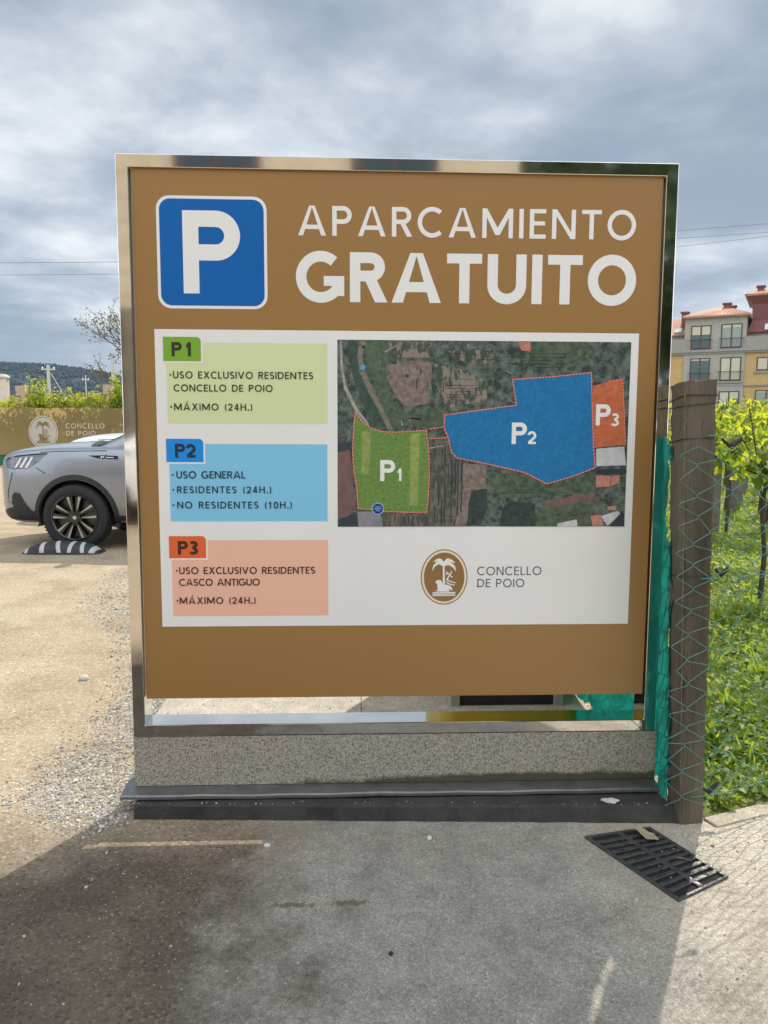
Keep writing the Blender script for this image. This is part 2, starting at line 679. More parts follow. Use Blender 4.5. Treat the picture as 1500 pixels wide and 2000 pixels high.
        conc = mixc(1.0, conc, ramp(grain, [(.3, .80), (.7, 1.18)]), 'MULTIPLY')
        if kind == 'pave':
            # earth spilled over the left of the slab and a thin brown film by the drain
            edge = math_('ADD', sep.outputs[0], math_('MULTIPLY', math_('SUBTRACT', noise(2.4, 8, .65), .5), 1.15))
            edge = math_('ADD', edge, math_('MULTIPLY', math_('SUBTRACT', noise(40, 6, .75), .5), .42))
            sp = N.new('ShaderNodeMapRange')
            sp.interpolation_type = 'SMOOTHSTEP'
            sp.inputs['From Min'].default_value = -0.22
            sp.inputs['From Max'].default_value = -0.62
            K.new(edge, sp.inputs['Value'])
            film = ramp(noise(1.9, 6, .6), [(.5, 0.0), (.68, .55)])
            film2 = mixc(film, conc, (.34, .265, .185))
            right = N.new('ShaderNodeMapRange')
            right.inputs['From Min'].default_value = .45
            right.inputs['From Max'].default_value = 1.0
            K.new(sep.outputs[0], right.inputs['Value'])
            conc = mixc(right.outputs[0], conc, mixc(1.0, film2, (1.5, 1.44, 1.33), 'MULTIPLY'))  # the concrete also gets lighter towards the right
            # two brown smears
            for (sx, sy, rx, ry) in ((-.321, -.563, .085, .017), (-.165, -.560, .07, .02), (.02, -.60, .14, .012)):
                mp = N.new('ShaderNodeMapping')
                mp.inputs['Location'].default_value = (-sx / rx, -sy / ry, 0)
                mp.inputs['Scale'].default_value = (1 / rx, 1 / ry, 0)
                K.new(pos, mp.inputs['Vector'])
                ln = N.new('ShaderNodeVectorMath')
                ln.operation = 'LENGTH'
                K.new(mp.outputs[0], ln.inputs[0])
                s = N.new('ShaderNodeMapRange')
                s.interpolation_type = 'SMOOTHSTEP'
                s.inputs['From Min'].default_value = 1.0
                s.inputs['From Max'].default_value = .25
                s.inputs['To Max'].default_value = .85 if rx < .1 else .3
                K.new(math_('ADD', ln.outputs['Value'], math_('MULTIPLY', math_('SUBTRACT', noise(55, 5, .6), .5), 2.4)), s.inputs['Value'])
                conc = mixc(s.outputs[0], conc, (.135, .095, .06) if rx < .1 else (.42, .38, .31))
            col = mixc(sp.outputs[0], conc, dirt)
        elif kind == 'slab':
            col = mixc(1.0, conc, (1.6, 1.56, 1.48), 'MULTIPLY')
        else:
            col = mixc(1.0, conc, (1.45, 1.38, 1.24), 'MULTIPLY')
        hgt = math_('ADD', math_('MULTIPLY', hgt, .5), math_('MULTIPLY', fib, .8))
    K.new(col, bs.inputs['Base Color'])
    bp = N.new('ShaderNodeBump')
    bp.inputs['Strength'].default_value = .8
    bp.inputs['Distance'].default_value = .006 if kind == 'dirt' else .003
    K.new(hgt, bp.inputs['Height'])
    K.new(bp.outputs[0], bs.inputs['Normal'])
    return mt


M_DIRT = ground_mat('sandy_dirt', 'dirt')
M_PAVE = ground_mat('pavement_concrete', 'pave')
M_SLAB = ground_mat('slab_concrete', 'slab')
M_KERB = ground_mat('kerb_concrete', 'kerb')
M_SOIL = mat('meadow_soil', (.085, .10, .03), .95, (.17, .20, .045), 5.0, bump=.6, bscale=40)


def fence_line(x):                       # line of the fence on the right, seen from above
    return -.135 + (x - 1.035) * .371


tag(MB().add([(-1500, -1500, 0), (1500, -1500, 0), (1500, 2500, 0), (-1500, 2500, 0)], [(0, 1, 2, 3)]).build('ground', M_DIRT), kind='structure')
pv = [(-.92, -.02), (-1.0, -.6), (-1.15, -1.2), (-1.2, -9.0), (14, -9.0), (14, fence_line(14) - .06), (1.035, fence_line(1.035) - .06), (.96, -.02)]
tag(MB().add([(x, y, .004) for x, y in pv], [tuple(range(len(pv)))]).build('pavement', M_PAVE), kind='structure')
sl = MB()
for x0, x1, xe in ((-.88, -.117, -1.05), (-.112, .93, -.112)):
    for y0, y1, xs_ in ((.10, .745, x0), (.75, 1.795, xe), (1.80, 3.6, xe)):
        sl.box(xs_, x1, y0, y1, -.05, .007)
tag(sl.build('concrete_slab', M_SLAB, bevel=.003), kind='structure')
so = [(1.035, fence_line(1.035)), (30, fence_line(30)), (60, 60), (.6, 60), (1.0, 0)]
tag(MB().add([(x, y, .003) for x, y in so], [tuple(range(len(so)))]).build('meadow_ground', M_SOIL), kind='structure')
kb = MB()
for i in range(5):
    xa, xb = 1.02 + i * 1.3, 1.02 + (i + 1) * 1.3 - .006
    a, b = Vector((xa, fence_line(xa))), Vector((xb, fence_line(xb)))
    nrm = Vector((.348, -.938))
    q = [a, b, b + nrm * .062, a + nrm * .062]
    kb.add([(p.x, p.y, -.05) for p in q] + [(p.x, p.y, .010) for p in q],
           [(4, 7, 6, 5), (0, 4, 5, 1), (1, 5, 6, 2), (2, 6, 7, 3), (3, 7, 4, 0)])
tag(kb.build('kerb', M_KERB, bevel=.004), kind='structure')

# ------------------------------------------------------------------ the sign
M_STEEL = mat('polished_steel', (.78, .76, .73), .055, (.70, .69, .67), 9.0, metal=1.0, bump=.035, bscale=3.0, rvar=.02)
M_SATIN = mat('satin_steel', (.30, .30, .305), .42, (.22, .22, .225), 14.0, metal=.85, bump=.15, bscale=30)
M_BROWN = mat('brown_vinyl', (.312, .163, .043), .36, (.325, .172, .048), 1.5, spec=.8, bump=.01, bscale=60)
M_WHITE = mat('white_print', (.80, .795, .79), .38, (.83, .825, .82), 2.0, spec=.5)
M_LETTER = mat('white_vinyl', (.82, .82, .82), .38)
M_BLUE = mat('blue_vinyl', (.002, .118, .42), .45, (.003, .126, .45), 2.0, spec=.25)
M_INK = mat('dark_ink', (.035, .035, .036), .45)
M_INKG = mat('grey_ink', (.085, .08, .08), .45)
M_CREAM = mat('cream_print', (.83, .72, .58), .4)
M_EMB = mat('ochre_print', (.29, .155, .055), .4)
KB = 1.2
M_LEG = {}
for key, tabc, boxc, inkc in (('1', (112, 158, 45), (196, 206, 160), (40, 52, 30)), ('2', (0, 130, 212), (118, 183, 216), (14, 45, 66)),
                              ('3', (210, 92, 42), (220, 172, 150), (62, 34, 30))):
    M_LEG[key] = (mat('tab_print_' + key, srgb(*tabc, KB), .4), mat('box_print_' + key, srgb(*boxc, KB), .4), mat('ink_print_' + key, srgb(*inkc), .45))

sign = thing('parking_sign', 'large brown parking sign with map in polished steel frame on a granite plinth', 'sign', (0, 0, 0))


def frame_ring(x0, x1, z0, z1, t, y0, y1):
    o = [(x0, z0), (x1, z0), (x1, z1), (x0, z1)]
    i = [(x0 + t, z0 + t), (x1 - t, z0 + t), (x1 - t, z1 - t), (x0 + t, z1 - t)]
    v = [(x, y0, z) for x, z in o] + [(x, y0, z) for x, z in i] + [(x, y1, z) for x, z in o] + [(x, y1, z) for x, z in i]
    f = []
    for k in range(4):
        k2 = (k + 1) % 4
        f += [(k, k2, 4 + k2, 4 + k), (8 + k, 12 + k, 12 + k2, 8 + k2), (k, 8 + k, 8 + k2, k2), (4 + k, 4 + k2, 12 + k2, 12 + k)]
    return v, f


mb = MB()
mb.add(*frame_ring(-.900, .900, .2565, 2.1568, .0405, 0, .100))
mb.build('frame', M_STEEL, sign, bevel=.0022)
mb = MB().box(-.8545, .8545, .0100, .047, .3860, 2.1163)
mb.build('panel', M_BROWN, sign, bevel=.0012)
Y0 = .0100
at_y = lambda y: (lambda a, b: (a, y, b))

# headline
mb = MB()
add_text(mb, 'APARCAMIENTO', -.329, 1.9175, .0925, .155, Y0 - .0006, width=1.098)
add_text(mb, 'GRATUITO', -.336, 1.7095, .1575, .215, Y0 - .0006, width=1.112)
mb.build('headline', M_LETTER, sign)

# blue P plate
mb = MB().slab(rrect(-.7785, -.4290, 1.6840, 2.0345, .042), at_y(Y0 - .0005), at_y(Y0))
plate = mb.build('parking_symbol', M_LETTER, sign)
mb = MB().slab(rrect(-.7690, -.4385, 1.6935, 2.0250, .034), at_y(Y0 - .0011), at_y(Y0 - .0005))
mb.build('blue_field', M_BLUE, plate)
mb = MB()
add_text(mb, 'P', -.6965, 1.7315, .2580, .195, Y0 - .0016)
mb.build('letter', M_LETTER, plate)

# white information board
mb = MB().slab([(-.7940, .6363), (.7930, .6363), (.7930, 1.6180), (-.7940, 1.6180)], at_y(Y0 - .0005), at_y(Y0))
board = mb.build('information_board', M_WHITE, sign)
YB = Y0 - .0005


def legend(key, bx, tx, title, lines):
    tabm, boxm, inkm = M_LEG[key]
    m = MB()
    m.flat([[(bx[0], bx[2]), (bx[1], bx[2]), (bx[1], bx[3]), (bx[0], bx[3])]], at_y(YB - .0004), 1)
    m.flat([rrect(tx[0] - .0, tx[1] + .006, tx[2] - .006, tx[3] + .004, .017, corners=(0, 0, 1, 0))], at_y(YB - .0008), 3)
    m.flat([rrect(*tx, .014, corners=(0, 0, 1, 0))], at_y(YB - .0012), 0)
    add_text(m, title[0], title[1], title[2], .0458, .225, YB - .0016, 2, width=.0665)
    for (txt, x, z, cap, w) in lines:
        if txt.startswith('·'):
            m.flat([ellipse(-.7462 if key != '3' else -.7415 + .0, z + cap * .5, .0030, .0030, 14)], at_y(YB - .0016), 2)
            txt = txt[1:]
        add_text(m, txt, x, z, cap, .165, YB - .0016, 2, width=w, space=.44)
    m.build('legend_box', [tabm, boxm, inkm, M_WHITE], board)


legend('1', (-.758, -.2372, 1.3160, 1.5763), (-.7670, -.6462, 1.5165, 1.5940), ('P1', -.7403, 1.5315),
       [('·USO EXCLUSIVO RESIDENTES', -.7378, 1.4612, .0228, .4545), ('CONCELLO DE POIO', -.7364, 1.4195, .0226, .3203), ('·MÁXIMO (24H.)', -.7364, 1.3583, .0226, .2533)])
legend('2', (-.757, -.2384, .9932, 1.2490), (-.7657, -.6449, 1.1895, 1.2659), ('P2', -.7374, 1.2040),
       [('·USO GENERAL', -.7348, 1.1357, .0240, .2260), ('·RESIDENTES (24H.)', -.7340, 1.0870, .0228, .3100), ('·NO RESIDENTES (10H.)', -.7342, 1.0360, .0232, .3780)])
legend('3', (-.757, -.2370, .6722, .9296), (-.7648, -.6431, .8696, .9437), ('P3', -.7358, .8815),
       [('·USO EXCLUSIVO RESIDENTES', -.7335, .8157, .0235, .4530), ('CASCO ANTIGUO', -.7344, .7758, .0237, .2680), ('·MÁXIMO (24H.)', -.7344, .7137, .0232, .2537)])

# municipal emblem and caption
def emblem(mb_, cx, cz, w, h, y, mi_fill, mi_ring, mi_fig, to=None, dy=.0004, mi_line=None):
    to = to or (lambda yy: (lambda a, b: (a, yy, b)))
    mb_.flat([ellipse(cx, cz, w, h)], to(y), mi_line if mi_line is not None else mi_fill)
    mb_.flat([ellipse(cx, cz, w * .955, h * .962)], to(y - dy), mi_ring)
    mb_.flat([ellipse(cx, cz, w * .865, h * .885)], to(y - 2 * dy), mi_fill)
    mb_.flat([[(cx + p[0] * h, cz + p[1] * h) for p in poly] for poly in EMBLEM.values()], to(y - 3 * dy), mi_fig)


MAP = {
    'river': [(-0.1704, 1.5863), (-0.1393, 1.5865), (-0.1323, 1.5267), (-0.1115, 1.4652), (-0.0764, 1.3828), (-0.0447, 1.3066), (-0.0867, 1.3064), (-0.1253, 1.3894), (-0.1531, 1.4718), (-0.167, 1.5332)],
    'sand_path': [(-0.1324, 1.5866), (-0.1116, 1.5868), (-0.122, 1.5404), (-0.115, 1.4926), (-0.087, 1.431), (-0.0554, 1.3691), (-0.0271, 1.3102), (-0.0397, 1.3011), (-0.0729, 1.369), (-0.1044, 1.424), (-0.1323, 1.4857), (-0.1393, 1.5403)],
    'bank': [(-0.1082, 1.5868), (-0.0286, 1.5875), (-0.0351, 1.5069), (-0.0419, 1.4657), (-0.0206, 1.4038), (0.0147, 1.3555), (0.0431, 1.3105), (-0.0201, 1.3067), (-0.0484, 1.3622), (-0.0801, 1.4311), (-0.108, 1.4858), (-0.1171, 1.5336)],
    'track': [(-0.1959, 1.586), (-0.1904, 1.5861), (-0.1864, 1.5058), (-0.174, 1.4374), (-0.1392, 1.3686), (-0.0972, 1.3133), (-0.1042, 1.3119), (-0.1476, 1.3603), (-0.1823, 1.4304), (-0.1947, 1.5057)],
    'field_a': [(-0.0455, 1.5068), (0.0414, 1.5246), (0.1042, 1.5182), (0.1085, 1.4391), (0.0948, 1.4114), (0.0986, 1.3872), (0.0286, 1.373), (0.0075, 1.3832), (-0.0207, 1.4245), (-0.0419, 1.4657)],
    'field_b': [(0.1147, 1.5149), (0.2095, 1.4949), (0.2838, 1.461), (0.2921, 1.3952), (0.155, 1.3701), (0.1335, 1.4047)],
    'field_c': [(0.1596, 1.5563), (0.2505, 1.5605), (0.3137, 1.5507), (0.2935, 1.5093), (0.2512, 1.5159), (0.1809, 1.5291)],
    'field_d': [(0.0392, 1.3557), (0.1409, 1.377), (0.1452, 1.3109), (0.0501, 1.307)],
    'field_e': [(-0.0355, 1.582), (0.1105, 1.5832), (0.104, 1.5353), (-0.0283, 1.5343)],
    'meadow': [(0.4324, 1.5873), (0.63, 1.5876), (0.6321, 1.5256), (0.4979, 1.5108), (0.4269, 1.5241)],
    'scrub': [(0.1069, 1.2653), (0.1634, 1.269), (0.1783, 1.2163), (0.2211, 1.1953), (0.2152, 1.1174), (0.2031, 0.9744), (0.1029, 0.9745), (0.1047, 1.1456)],
    'field_f': [(0.2141, 1.1882), (0.2925, 1.1813), (0.2904, 1.1032), (0.2515, 1.0818), (0.2246, 0.9744), (0.1887, 0.9745), (0.2154, 1.1032)],
    'vine_rows': [(-0.0505, 1.0176), (0.1879, 1.0318), (0.1887, 0.9745), (-0.0539, 0.9747)],
    'green_se': [(0.3002, 1.153), (0.4217, 1.1532), (0.4944, 1.1177), (0.6623, 1.1608), (0.6684, 1.0893), (0.3591, 1.0712), (0.3009, 1.1175)],
    'long_shed': [(0.4923, 1.0605), (0.6611, 1.0907), (0.6634, 1.0641), (0.4966, 1.0354)],
    'dark_wood': [(0.3665, 1.0604), (0.4601, 1.0533), (0.4621, 0.9742), (0.3395, 0.9743), (0.3458, 1.0174)],
    'dark_wood_b': [(0.2441, 1.0961), (0.294, 1.1032), (0.2988, 1.039), (0.2748, 0.978), (0.2316, 0.9816), (0.2341, 1.0533)],
    'lawn_s': [(0.4677, 1.039), (0.6623, 1.0533), (0.6505, 0.974), (0.4621, 0.9742)],
    'shed_roof': [(-0.2022, 1.2223), (-0.1637, 1.2329), (-0.1462, 1.0425), (-0.1709, 1.0105), (-0.2028, 0.9998)],
    'shed_side': [(-0.2022, 1.2537), (-0.1616, 1.2574), (-0.1602, 1.2329), (-0.2022, 1.2237)],
    'plaza': [(-0.1391, 1.0248), (-0.086, 1.0262), (-0.0576, 1.0105), (-0.0539, 0.9747), (-0.1355, 0.9748)],
    'dark_sw': [(-0.2028, 0.9998), (-0.1391, 1.0176), (-0.1334, 0.9748), (-0.2028, 0.9749)],
    'white_shed': [(0.6618, 1.2375), (0.7566, 1.2449), (0.7648, 1.1823), (0.6639, 1.1786)],
    'shed_shade': [(0.6642, 1.1693), (0.7682, 1.1695), (0.7688, 1.1538), (0.6648, 1.1522)],
    'pink_a': [(0.6628, 1.1465), (0.7133, 1.148), (0.7147, 1.1108), (0.6663, 1.1072)],
    'pink_b': [(0.7155, 1.1466), (0.7458, 1.1502), (0.7454, 1.1216), (0.7167, 1.1144)],
    'roof_n': [(0.3902, 1.587), (0.431, 1.5873), (0.4317, 1.5571), (0.4014, 1.5596)],
    'roof_se': [(0.6493, 1.0101), (0.6854, 1.0173), (0.694, 0.9775), (0.6577, 0.9776)],
    'roof_se_b': [(0.7062, 1.0425), (0.7366, 1.0461), (0.7371, 1.0317), (0.7067, 1.0303)],
    'white_se': [(0.6856, 1.0101), (0.7431, 1.0281), (0.7659, 1.0028), (0.7086, 0.9775)],
    'navy_se': [(0.7157, 0.9811), (0.7613, 1.0281), (0.7692, 0.9738), (0.7196, 0.9739)],
    'pool_roof': [(0.5378, 0.9849), (0.6025, 0.9993), (0.6069, 0.9755), (0.5381, 0.9741)],
    'zone_green': [(-0.1462, 1.3547), (-0.1217, 1.3237), (-0.0937, 1.3029), (-0.0586, 1.2926), (-0.02, 1.29), (0.0432, 1.293), (0.0889, 1.2974), (0.0928, 1.2687), (0.099, 1.2161), (0.1011, 1.1456), (0.0983, 1.0746), (0.0938, 1.0233), (0.0312, 1.0233), (-0.047, 1.0262), (-0.0966, 1.0333), (-0.1356, 1.0354), (-0.1405, 1.1028), (-0.1518, 1.1733), (-0.1546, 1.2224), (-0.1518, 1.2992)],
    'green_strip_a': [(-0.1252, 1.2924), (-0.0937, 1.289), (-0.1004, 1.1523), (-0.1251, 1.1523)],
    'green_strip_b': [(0.0362, 1.286), (0.0679, 1.2861), (0.063, 1.0461), (0.0346, 1.0461)],
    'zone_blue': [(0.1504, 1.3479), (0.2538, 1.3623), (0.3879, 1.3811), (0.3733, 1.465), (0.506, 1.4749), (0.6368, 1.4897), (0.6415, 1.4146), (0.6522, 1.246), (0.6597, 1.1736), (0.58, 1.1428), (0.4979, 1.1191), (0.4216, 1.1568), (0.2996, 1.1849), (0.1926, 1.2051), (0.1746, 1.2234), (0.1619, 1.2725), (0.1474, 1.3074)],
    'zone_orange': [(0.6434, 1.4439), (0.6913, 1.4602), (0.7423, 1.4688), (0.7523, 1.3592), (0.76, 1.252), (0.7061, 1.2461), (0.6546, 1.2403), (0.6482, 1.3446)],
    'link_a': [(0.0981, 1.3016), (0.1474, 1.3074)],
    'link_b': [(0.0984, 1.2694), (0.1619, 1.2725)],
    'disc': [(-0.0704, 1.0354)],
    'pool': [(-0.1212, 1.5015)],
    'P1': [(-0.0632, 1.1981), (-0.0121, 1.1277), (-0.0088, 1.1701), (0.0092, 1.1278)],
    'P2': [(0.375, 1.3238), (0.43, 1.2523), (0.429, 1.2959), (0.455, 1.2524)],
    'P3': [(0.6568, 1.3853), (0.7123, 1.3154), (0.7094, 1.3555), (0.7382, 1.3134)],
}
EMBLEM_AT =  (0.1552, 0.8022, 0.0797, 0.0953)
EMBLEM = {
    'trunk': [(-0.055, 0.423), (0.008, 0.423), (0.036, -0.287), (-0.042, -0.294)],
    'f1': [(-0.025, 0.463), (-0.103, 0.573), (-0.26, 0.573), (-0.394, 0.424), (-0.431, 0.208), (-0.335, 0.384), (-0.2, 0.463), (-0.062, 0.423)],
    'f2': [(-0.025, 0.482), (-0.123, 0.628), (-0.279, 0.659), (-0.414, 0.534), (-0.26, 0.573), (-0.142, 0.522)],
    'f3': [(-0.045, 0.502), (-0.066, 0.619), (-0.163, 0.683), (-0.241, 0.659), (-0.123, 0.6), (-0.083, 0.502)],
    'f4': [(-0.013, 0.502), (0.025, 0.619), (0.11, 0.682), (0.226, 0.658), (0.091, 0.599), (0.034, 0.502)],
    'f5': [(-0.005, 0.482), (0.071, 0.619), (0.266, 0.638), (0.404, 0.501), (0.228, 0.548), (0.112, 0.502)],
    'f6': [(-0.012, 0.462), (0.111, 0.549), (0.267, 0.521), (0.386, 0.382), (0.42, 0.193), (0.309, 0.343), (0.17, 0.431), (0.015, 0.415)],
    'f7': [(-0.103, 0.573), (0.052, 0.572), (0.074, 0.423), (-0.024, 0.384), (-0.121, 0.423)],
    'lamb': [(-0.32, -0.175), (-0.251, -0.107), (-0.146, -0.096), (-0.075, -0.16), (-0.042, -0.247), (0.082, -0.271), (0.2, -0.304), (0.271, -0.367), (0.305, -0.478), (0.242, -0.478), (0.209, -0.398), (0.184, -0.525), (-0.188, -0.523), (-0.305, -0.503), (-0.22, -0.444), (-0.249, -0.325), (-0.23, -0.246), (-0.289, -0.23)],
    'cross_a': [(0.053, 0.187), (0.084, 0.206), (0.313, -0.004), (0.283, -0.027)],
    'cross_b': [(0.061, -0.109), (0.252, 0.218), (0.287, 0.198), (0.1, -0.128)],
    'cross_c': [(0.047, 0.109), (0.136, 0.167), (0.156, 0.127), (0.078, 0.076)],
    'flag_a': [(0.119, -0.07), (0.238, -0.149), (0.425, -0.189), (0.414, -0.217), (0.238, -0.188), (0.1, -0.11)],
    'flag_b': [(0.081, -0.148), (0.199, -0.228), (0.388, -0.281), (0.372, -0.308), (0.18, -0.268), (0.062, -0.188)],
    'base_a': [(-0.411, -0.546), (0.406, -0.537), (0.407, -0.577), (-0.41, -0.586)],
    'base_b': [(-0.41, -0.601), (0.407, -0.593), (0.408, -0.629), (-0.41, -0.637)],
    'base_c': [(-0.408, -0.653), (0.408, -0.649), (0.408, -0.68), (-0.408, -0.684)],
}

m = MB()
emblem(m, *EMBLEM_AT, YB - .0004, 0, 1, 2)
m.build('emblem', [M_EMB, M_CREAM, M_LETTER], board)
m = MB()
add_text(m, 'CONCELLO', .2678, .8082, .0293, .125, YB - .0006, width=.2195)
add_text(m, 'DE POIO', .2688, .7667, .0287, .125, YB - .0006, width=.1610, space=.3)
m.build('caption', M_INKG, board)

# printed aerial photograph with the three zones
KM = 1.05
mm = []


def mm_mat(name, a, b, scale, detail=8, contrast=(.35, .65), stretch=None):
    mm.append(mat('map_' + name, srgb(*a, KM), .4, srgb(*b, KM), scale, detail, contrast=contrast, stretch=stretch))
    return len(mm) - 1


I_BASE = mm_mat('trees', (40, 56, 56), (104, 116, 106), 46, 15, (.38, .62))
I_RIVER = mm_mat('river', (44, 66, 62), (62, 88, 78), 60)
I_SAND = mm_mat('sand', (104, 100, 92), (132, 124, 114), 70)
I_BANK = mm_mat('bank', (58, 80, 66), (92, 108, 88), 70)
I_TRACK = mm_mat('track', (128, 132, 132), (168, 170, 168), 60)
I_FLDA = mm_mat('bare_field', (100, 90, 86), (142, 128, 120), 70, 14)
I_FLDB = mm_mat('plots', (62, 78, 72), (138, 126, 118), 58, 6, (.46, .54), (1, 1, .45))
I_GRN = mm_mat('meadow', (50, 70, 58), (92, 106, 88), 60, 14)
I_SCR = mm_mat('scrub', (66, 76, 72), (112, 106, 98), 60, 6, (.42, .6), (1.6, 1, .6))
I_WOOD = mm_mat('wood', (30, 44, 50), (58, 74, 70), 55)
I_ROOF = mm_mat('roof', (104, 80, 80), (122, 94, 92), 30)
I_TILE = mm_mat('tile', (168, 112, 100), (196, 140, 124), 60)
I_WHT = mm_mat('white_roof', (176, 178, 184), (206, 206, 210), 20)
I_NAVY = mm_mat('shade', (36, 46, 62), (54, 64, 78), 20)
I_PLAZA = mm_mat('plaza', (116, 118, 130), (140, 140, 150), 20)
I_ZG = mm_mat('green_zone', (80, 116, 50), (118, 150, 78), 110, 14, (.3, .7))
I_ZG2 = mm_mat('green_zone_light', (120, 140, 72), (150, 164, 96), 60)
I_ZB = mm_mat('blue_zone', (10, 96, 152), (24, 124, 182), 80, 15, (.25, .75))
I_ZO = mm_mat('orange_zone', (176, 88, 56), (200, 112, 74), 40)
I_RED = mm_mat('red_line', (190, 74, 62), (206, 90, 76), 20)
I_DASH = mm_mat('pale_dash', (214, 170, 160), (220, 176, 166), 20)
I_LET = mm_mat('zone_letter', (226, 226, 226), (232, 232, 232), 20)
I_DISC = mm_mat('disc', (20, 52, 140), (24, 58, 150), 20)
I_RIM = mm_mat('disc_rim', (150, 176, 190), (160, 184, 196), 20)
I_POOL = mm_mat('pool', (70, 130, 180), (96, 156, 200), 40)
order = [('river', I_RIVER), ('sand_path', I_SAND), ('bank', I_BANK), ('track', I_TRACK), ('field_e', I_FLDB), ('field_c', I_FLDB), ('field_a', I_FLDA),
         ('field_b', I_FLDB), ('field_d', I_GRN), ('meadow', I_GRN), ('scrub', I_SCR), ('field_f', I_FLDA), ('vine_rows', I_SCR), ('green_se', I_GRN),
         ('dark_wood', I_WOOD), ('dark_wood_b', I_WOOD), ('lawn_s', I_GRN), ('long_shed', I_ROOF), ('dark_sw', I_NAVY), ('shed_roof', I_ROOF), ('shed_side', I_NAVY),
         ('plaza', I_PLAZA), ('white_shed', I_WHT), ('shed_shade', I_NAVY), ('pink_a', I_TILE), ('pink_b', I_TILE), ('roof_n', I_TILE), ('roof_se', I_TILE),
         ('roof_se_b', I_TILE), ('white_se', I_WHT), ('navy_se', I_NAVY), ('pool_roof', I_WHT), ('zone_green', I_ZG), ('green_strip_a', I_ZG2),
         ('green_strip_b', I_ZG2), ('zone_blue', I_ZB), ('zone_orange', I_ZO)]
mp = MB()
mp.flat([[(-.2045, .9746), (.7678, .9746), (.7678, 1.5896), (-.2045, 1.5896)]], at_y(YB - .0003), I_BASE)
yy = YB - .0005
rnd = random.Random(3)
# speckled details of the photograph: sheds, sheets, dark trees, hedge lines
for k in range(420):
    x, z = rnd.uniform(-.19, .75), rnd.uniform(.99, 1.575)
    a, s = rnd.choice([.2, 1.77, rnd.uniform(0, PI)]), rnd.uniform(.0012, .0055)
    l = s * rnd.uniform(.6, 4.5)
    ca, sa = math.cos(a), math.sin(a)
    mi = rnd.choice([I_WOOD, I_WOOD, I_WOOD, I_WOOD, I_FLDA, I_SAND, I_NAVY, I_BANK, I_GRN, I_GRN, I_TRACK])
    if mi == I_WOOD:
        poly = [(x + s * 1.5 * rnd.uniform(.7, 1.2) * math.cos(q * PI / 5), z + s * 1.5 * rnd.uniform(.7, 1.2) * math.sin(q * PI / 5)) for q in range(10)]
    else:
        poly = [(x + ca * l - sa * s * .4, z + sa * l + ca * s * .4), (x - ca * l - sa * s * .4, z - sa * l + ca * s * .4),
                (x - ca * l + sa * s * .4, z - sa * l - ca * s * .4), (x + ca * l + sa * s * .4, z + sa * l - ca * s * .4)]
    mp.flat([[(max(-.2045, min(.7678, p)), max(.9746, min(1.5896, q))) for p, q in poly]], at_y(yy - .00004 - k * .000001), mi)
for name, mi in order:
    yy -= .00004
    lim = [(max(-.2045, min(.7678, p)), max(.9746, min(1.5896, q))) for p, q in MAP[name]]
    mp.flat([lim], at_y(yy), mi)
yy -= .0001


def dashed(poly, closed=True):
    n = len(poly)
    segs = []
    for i in range(n if closed else n - 1):
        a, b = Vector(poly[i]), Vector(poly[(i + 1) % n])
        L = (b - a).length
        k = max(1, int(L / .0055))
        for j in range(k):
            segs.append((a.lerp(b, j / k), a.lerp(b, (j + 1) / k)))
    mp.flat([q for q in stroke(poly, .0040, closed)], at_y(yy), I_RED)
    for i, (a, b) in enumerate(segs):
        if i % 2:
            mp.flat(stroke([tuple(a), tuple(b)], .0022), at_y(yy - .00006), I_DASH)


# rows of vines, hedges and plot edges inside the fields
def rows(x0, x1, z0, z1, n_, along_x, w_, mi, br=.3):
    for i in range(n_):
        t = (i + .5) / n_
        q0 = 0.0
        while q0 < 1:
            q1 = min(1, q0 + rnd.uniform(.08, .4))
            if rnd.random() > br:
                if along_x:
                    z = z0 + (z1 - z0) * t + rnd.uniform(-.001, .001)
                    a_, b_ = (x0 + (x1 - x0) * q0, z), (x0 + (x1 - x0) * q1, z + rnd.uniform(-.0015, .0015))
                else:
                    x = x0 + (x1 - x0) * t + rnd.uniform(-.001, .001)
                    a_, b_ = (x, z0 + (z1 - z0) * q0), (x + rnd.uniform(-.0015, .0015), z0 + (z1 - z0) * q1)
                if (Vector(a_) - Vector(b_)).length > .002:
                    mp.flat(stroke([a_, b_], w_ * rnd.uniform(.6, 1.3)), at_y(yy_rows), mi)
            q0 = q1


yy_rows = yy + .00055
rows(.115, .215, .985, 1.245, 9, False, .0042, I_WOOD, .35)
rows(-.035, .10, .980, 1.012, 9, False, .0040, I_WOOD, .2)
rows(.118, .215, .985, 1.245, 7, True, .0016, I_FLDA, .5)
rows(.155, .275, 1.40, 1.47, 7, True, .0020, I_WOOD, .35)
rows(.16, .27, 1.395, 1.475, 6, False, .0016, I_TRACK, .5)
rows(.05, .10, 1.41, 1.50, 4, False, .0030, I_WOOD, .5)
rows(.16, .31, 1.515, 1.56, 5, True, .0022, I_WOOD, .4)
rows(.35, .55, 1.50, 1.565, 6, True, .0030, I_WOOD, .4)
rows(-.03, .10, 1.535, 1.58, 6, False, .0020, I_FLDA, .4)
rows(.34, .62, 1.085, 1.10, 2, True, .0030, I_WOOD, .4)
rows(.45, .62, .985, 1.03, 3, True, .0030, I_BANK, .3)
dashed(MAP['zone_green'])
dashed(MAP['zone_blue'])
dashed(MAP['zone_orange'][1:5], False)
dashed(MAP['link_a'], False)
dashed(MAP['link_b'], False)
yy -= .0003
for key, t in (('P1', '1'), ('P2', '2'), ('P3', '3')):
    (x0, z1), (x1, z0), (u0, w1), (u1, w0) = MAP[key]
    add_text(mp, 'P', x0, z0, z1 - z0, .20, yy, I_LET, width=None)
    add_text(mp, t, u0, w0, w1 - w0, .19, yy, I_LET, width=None)
(dx, dz), = MAP['disc']
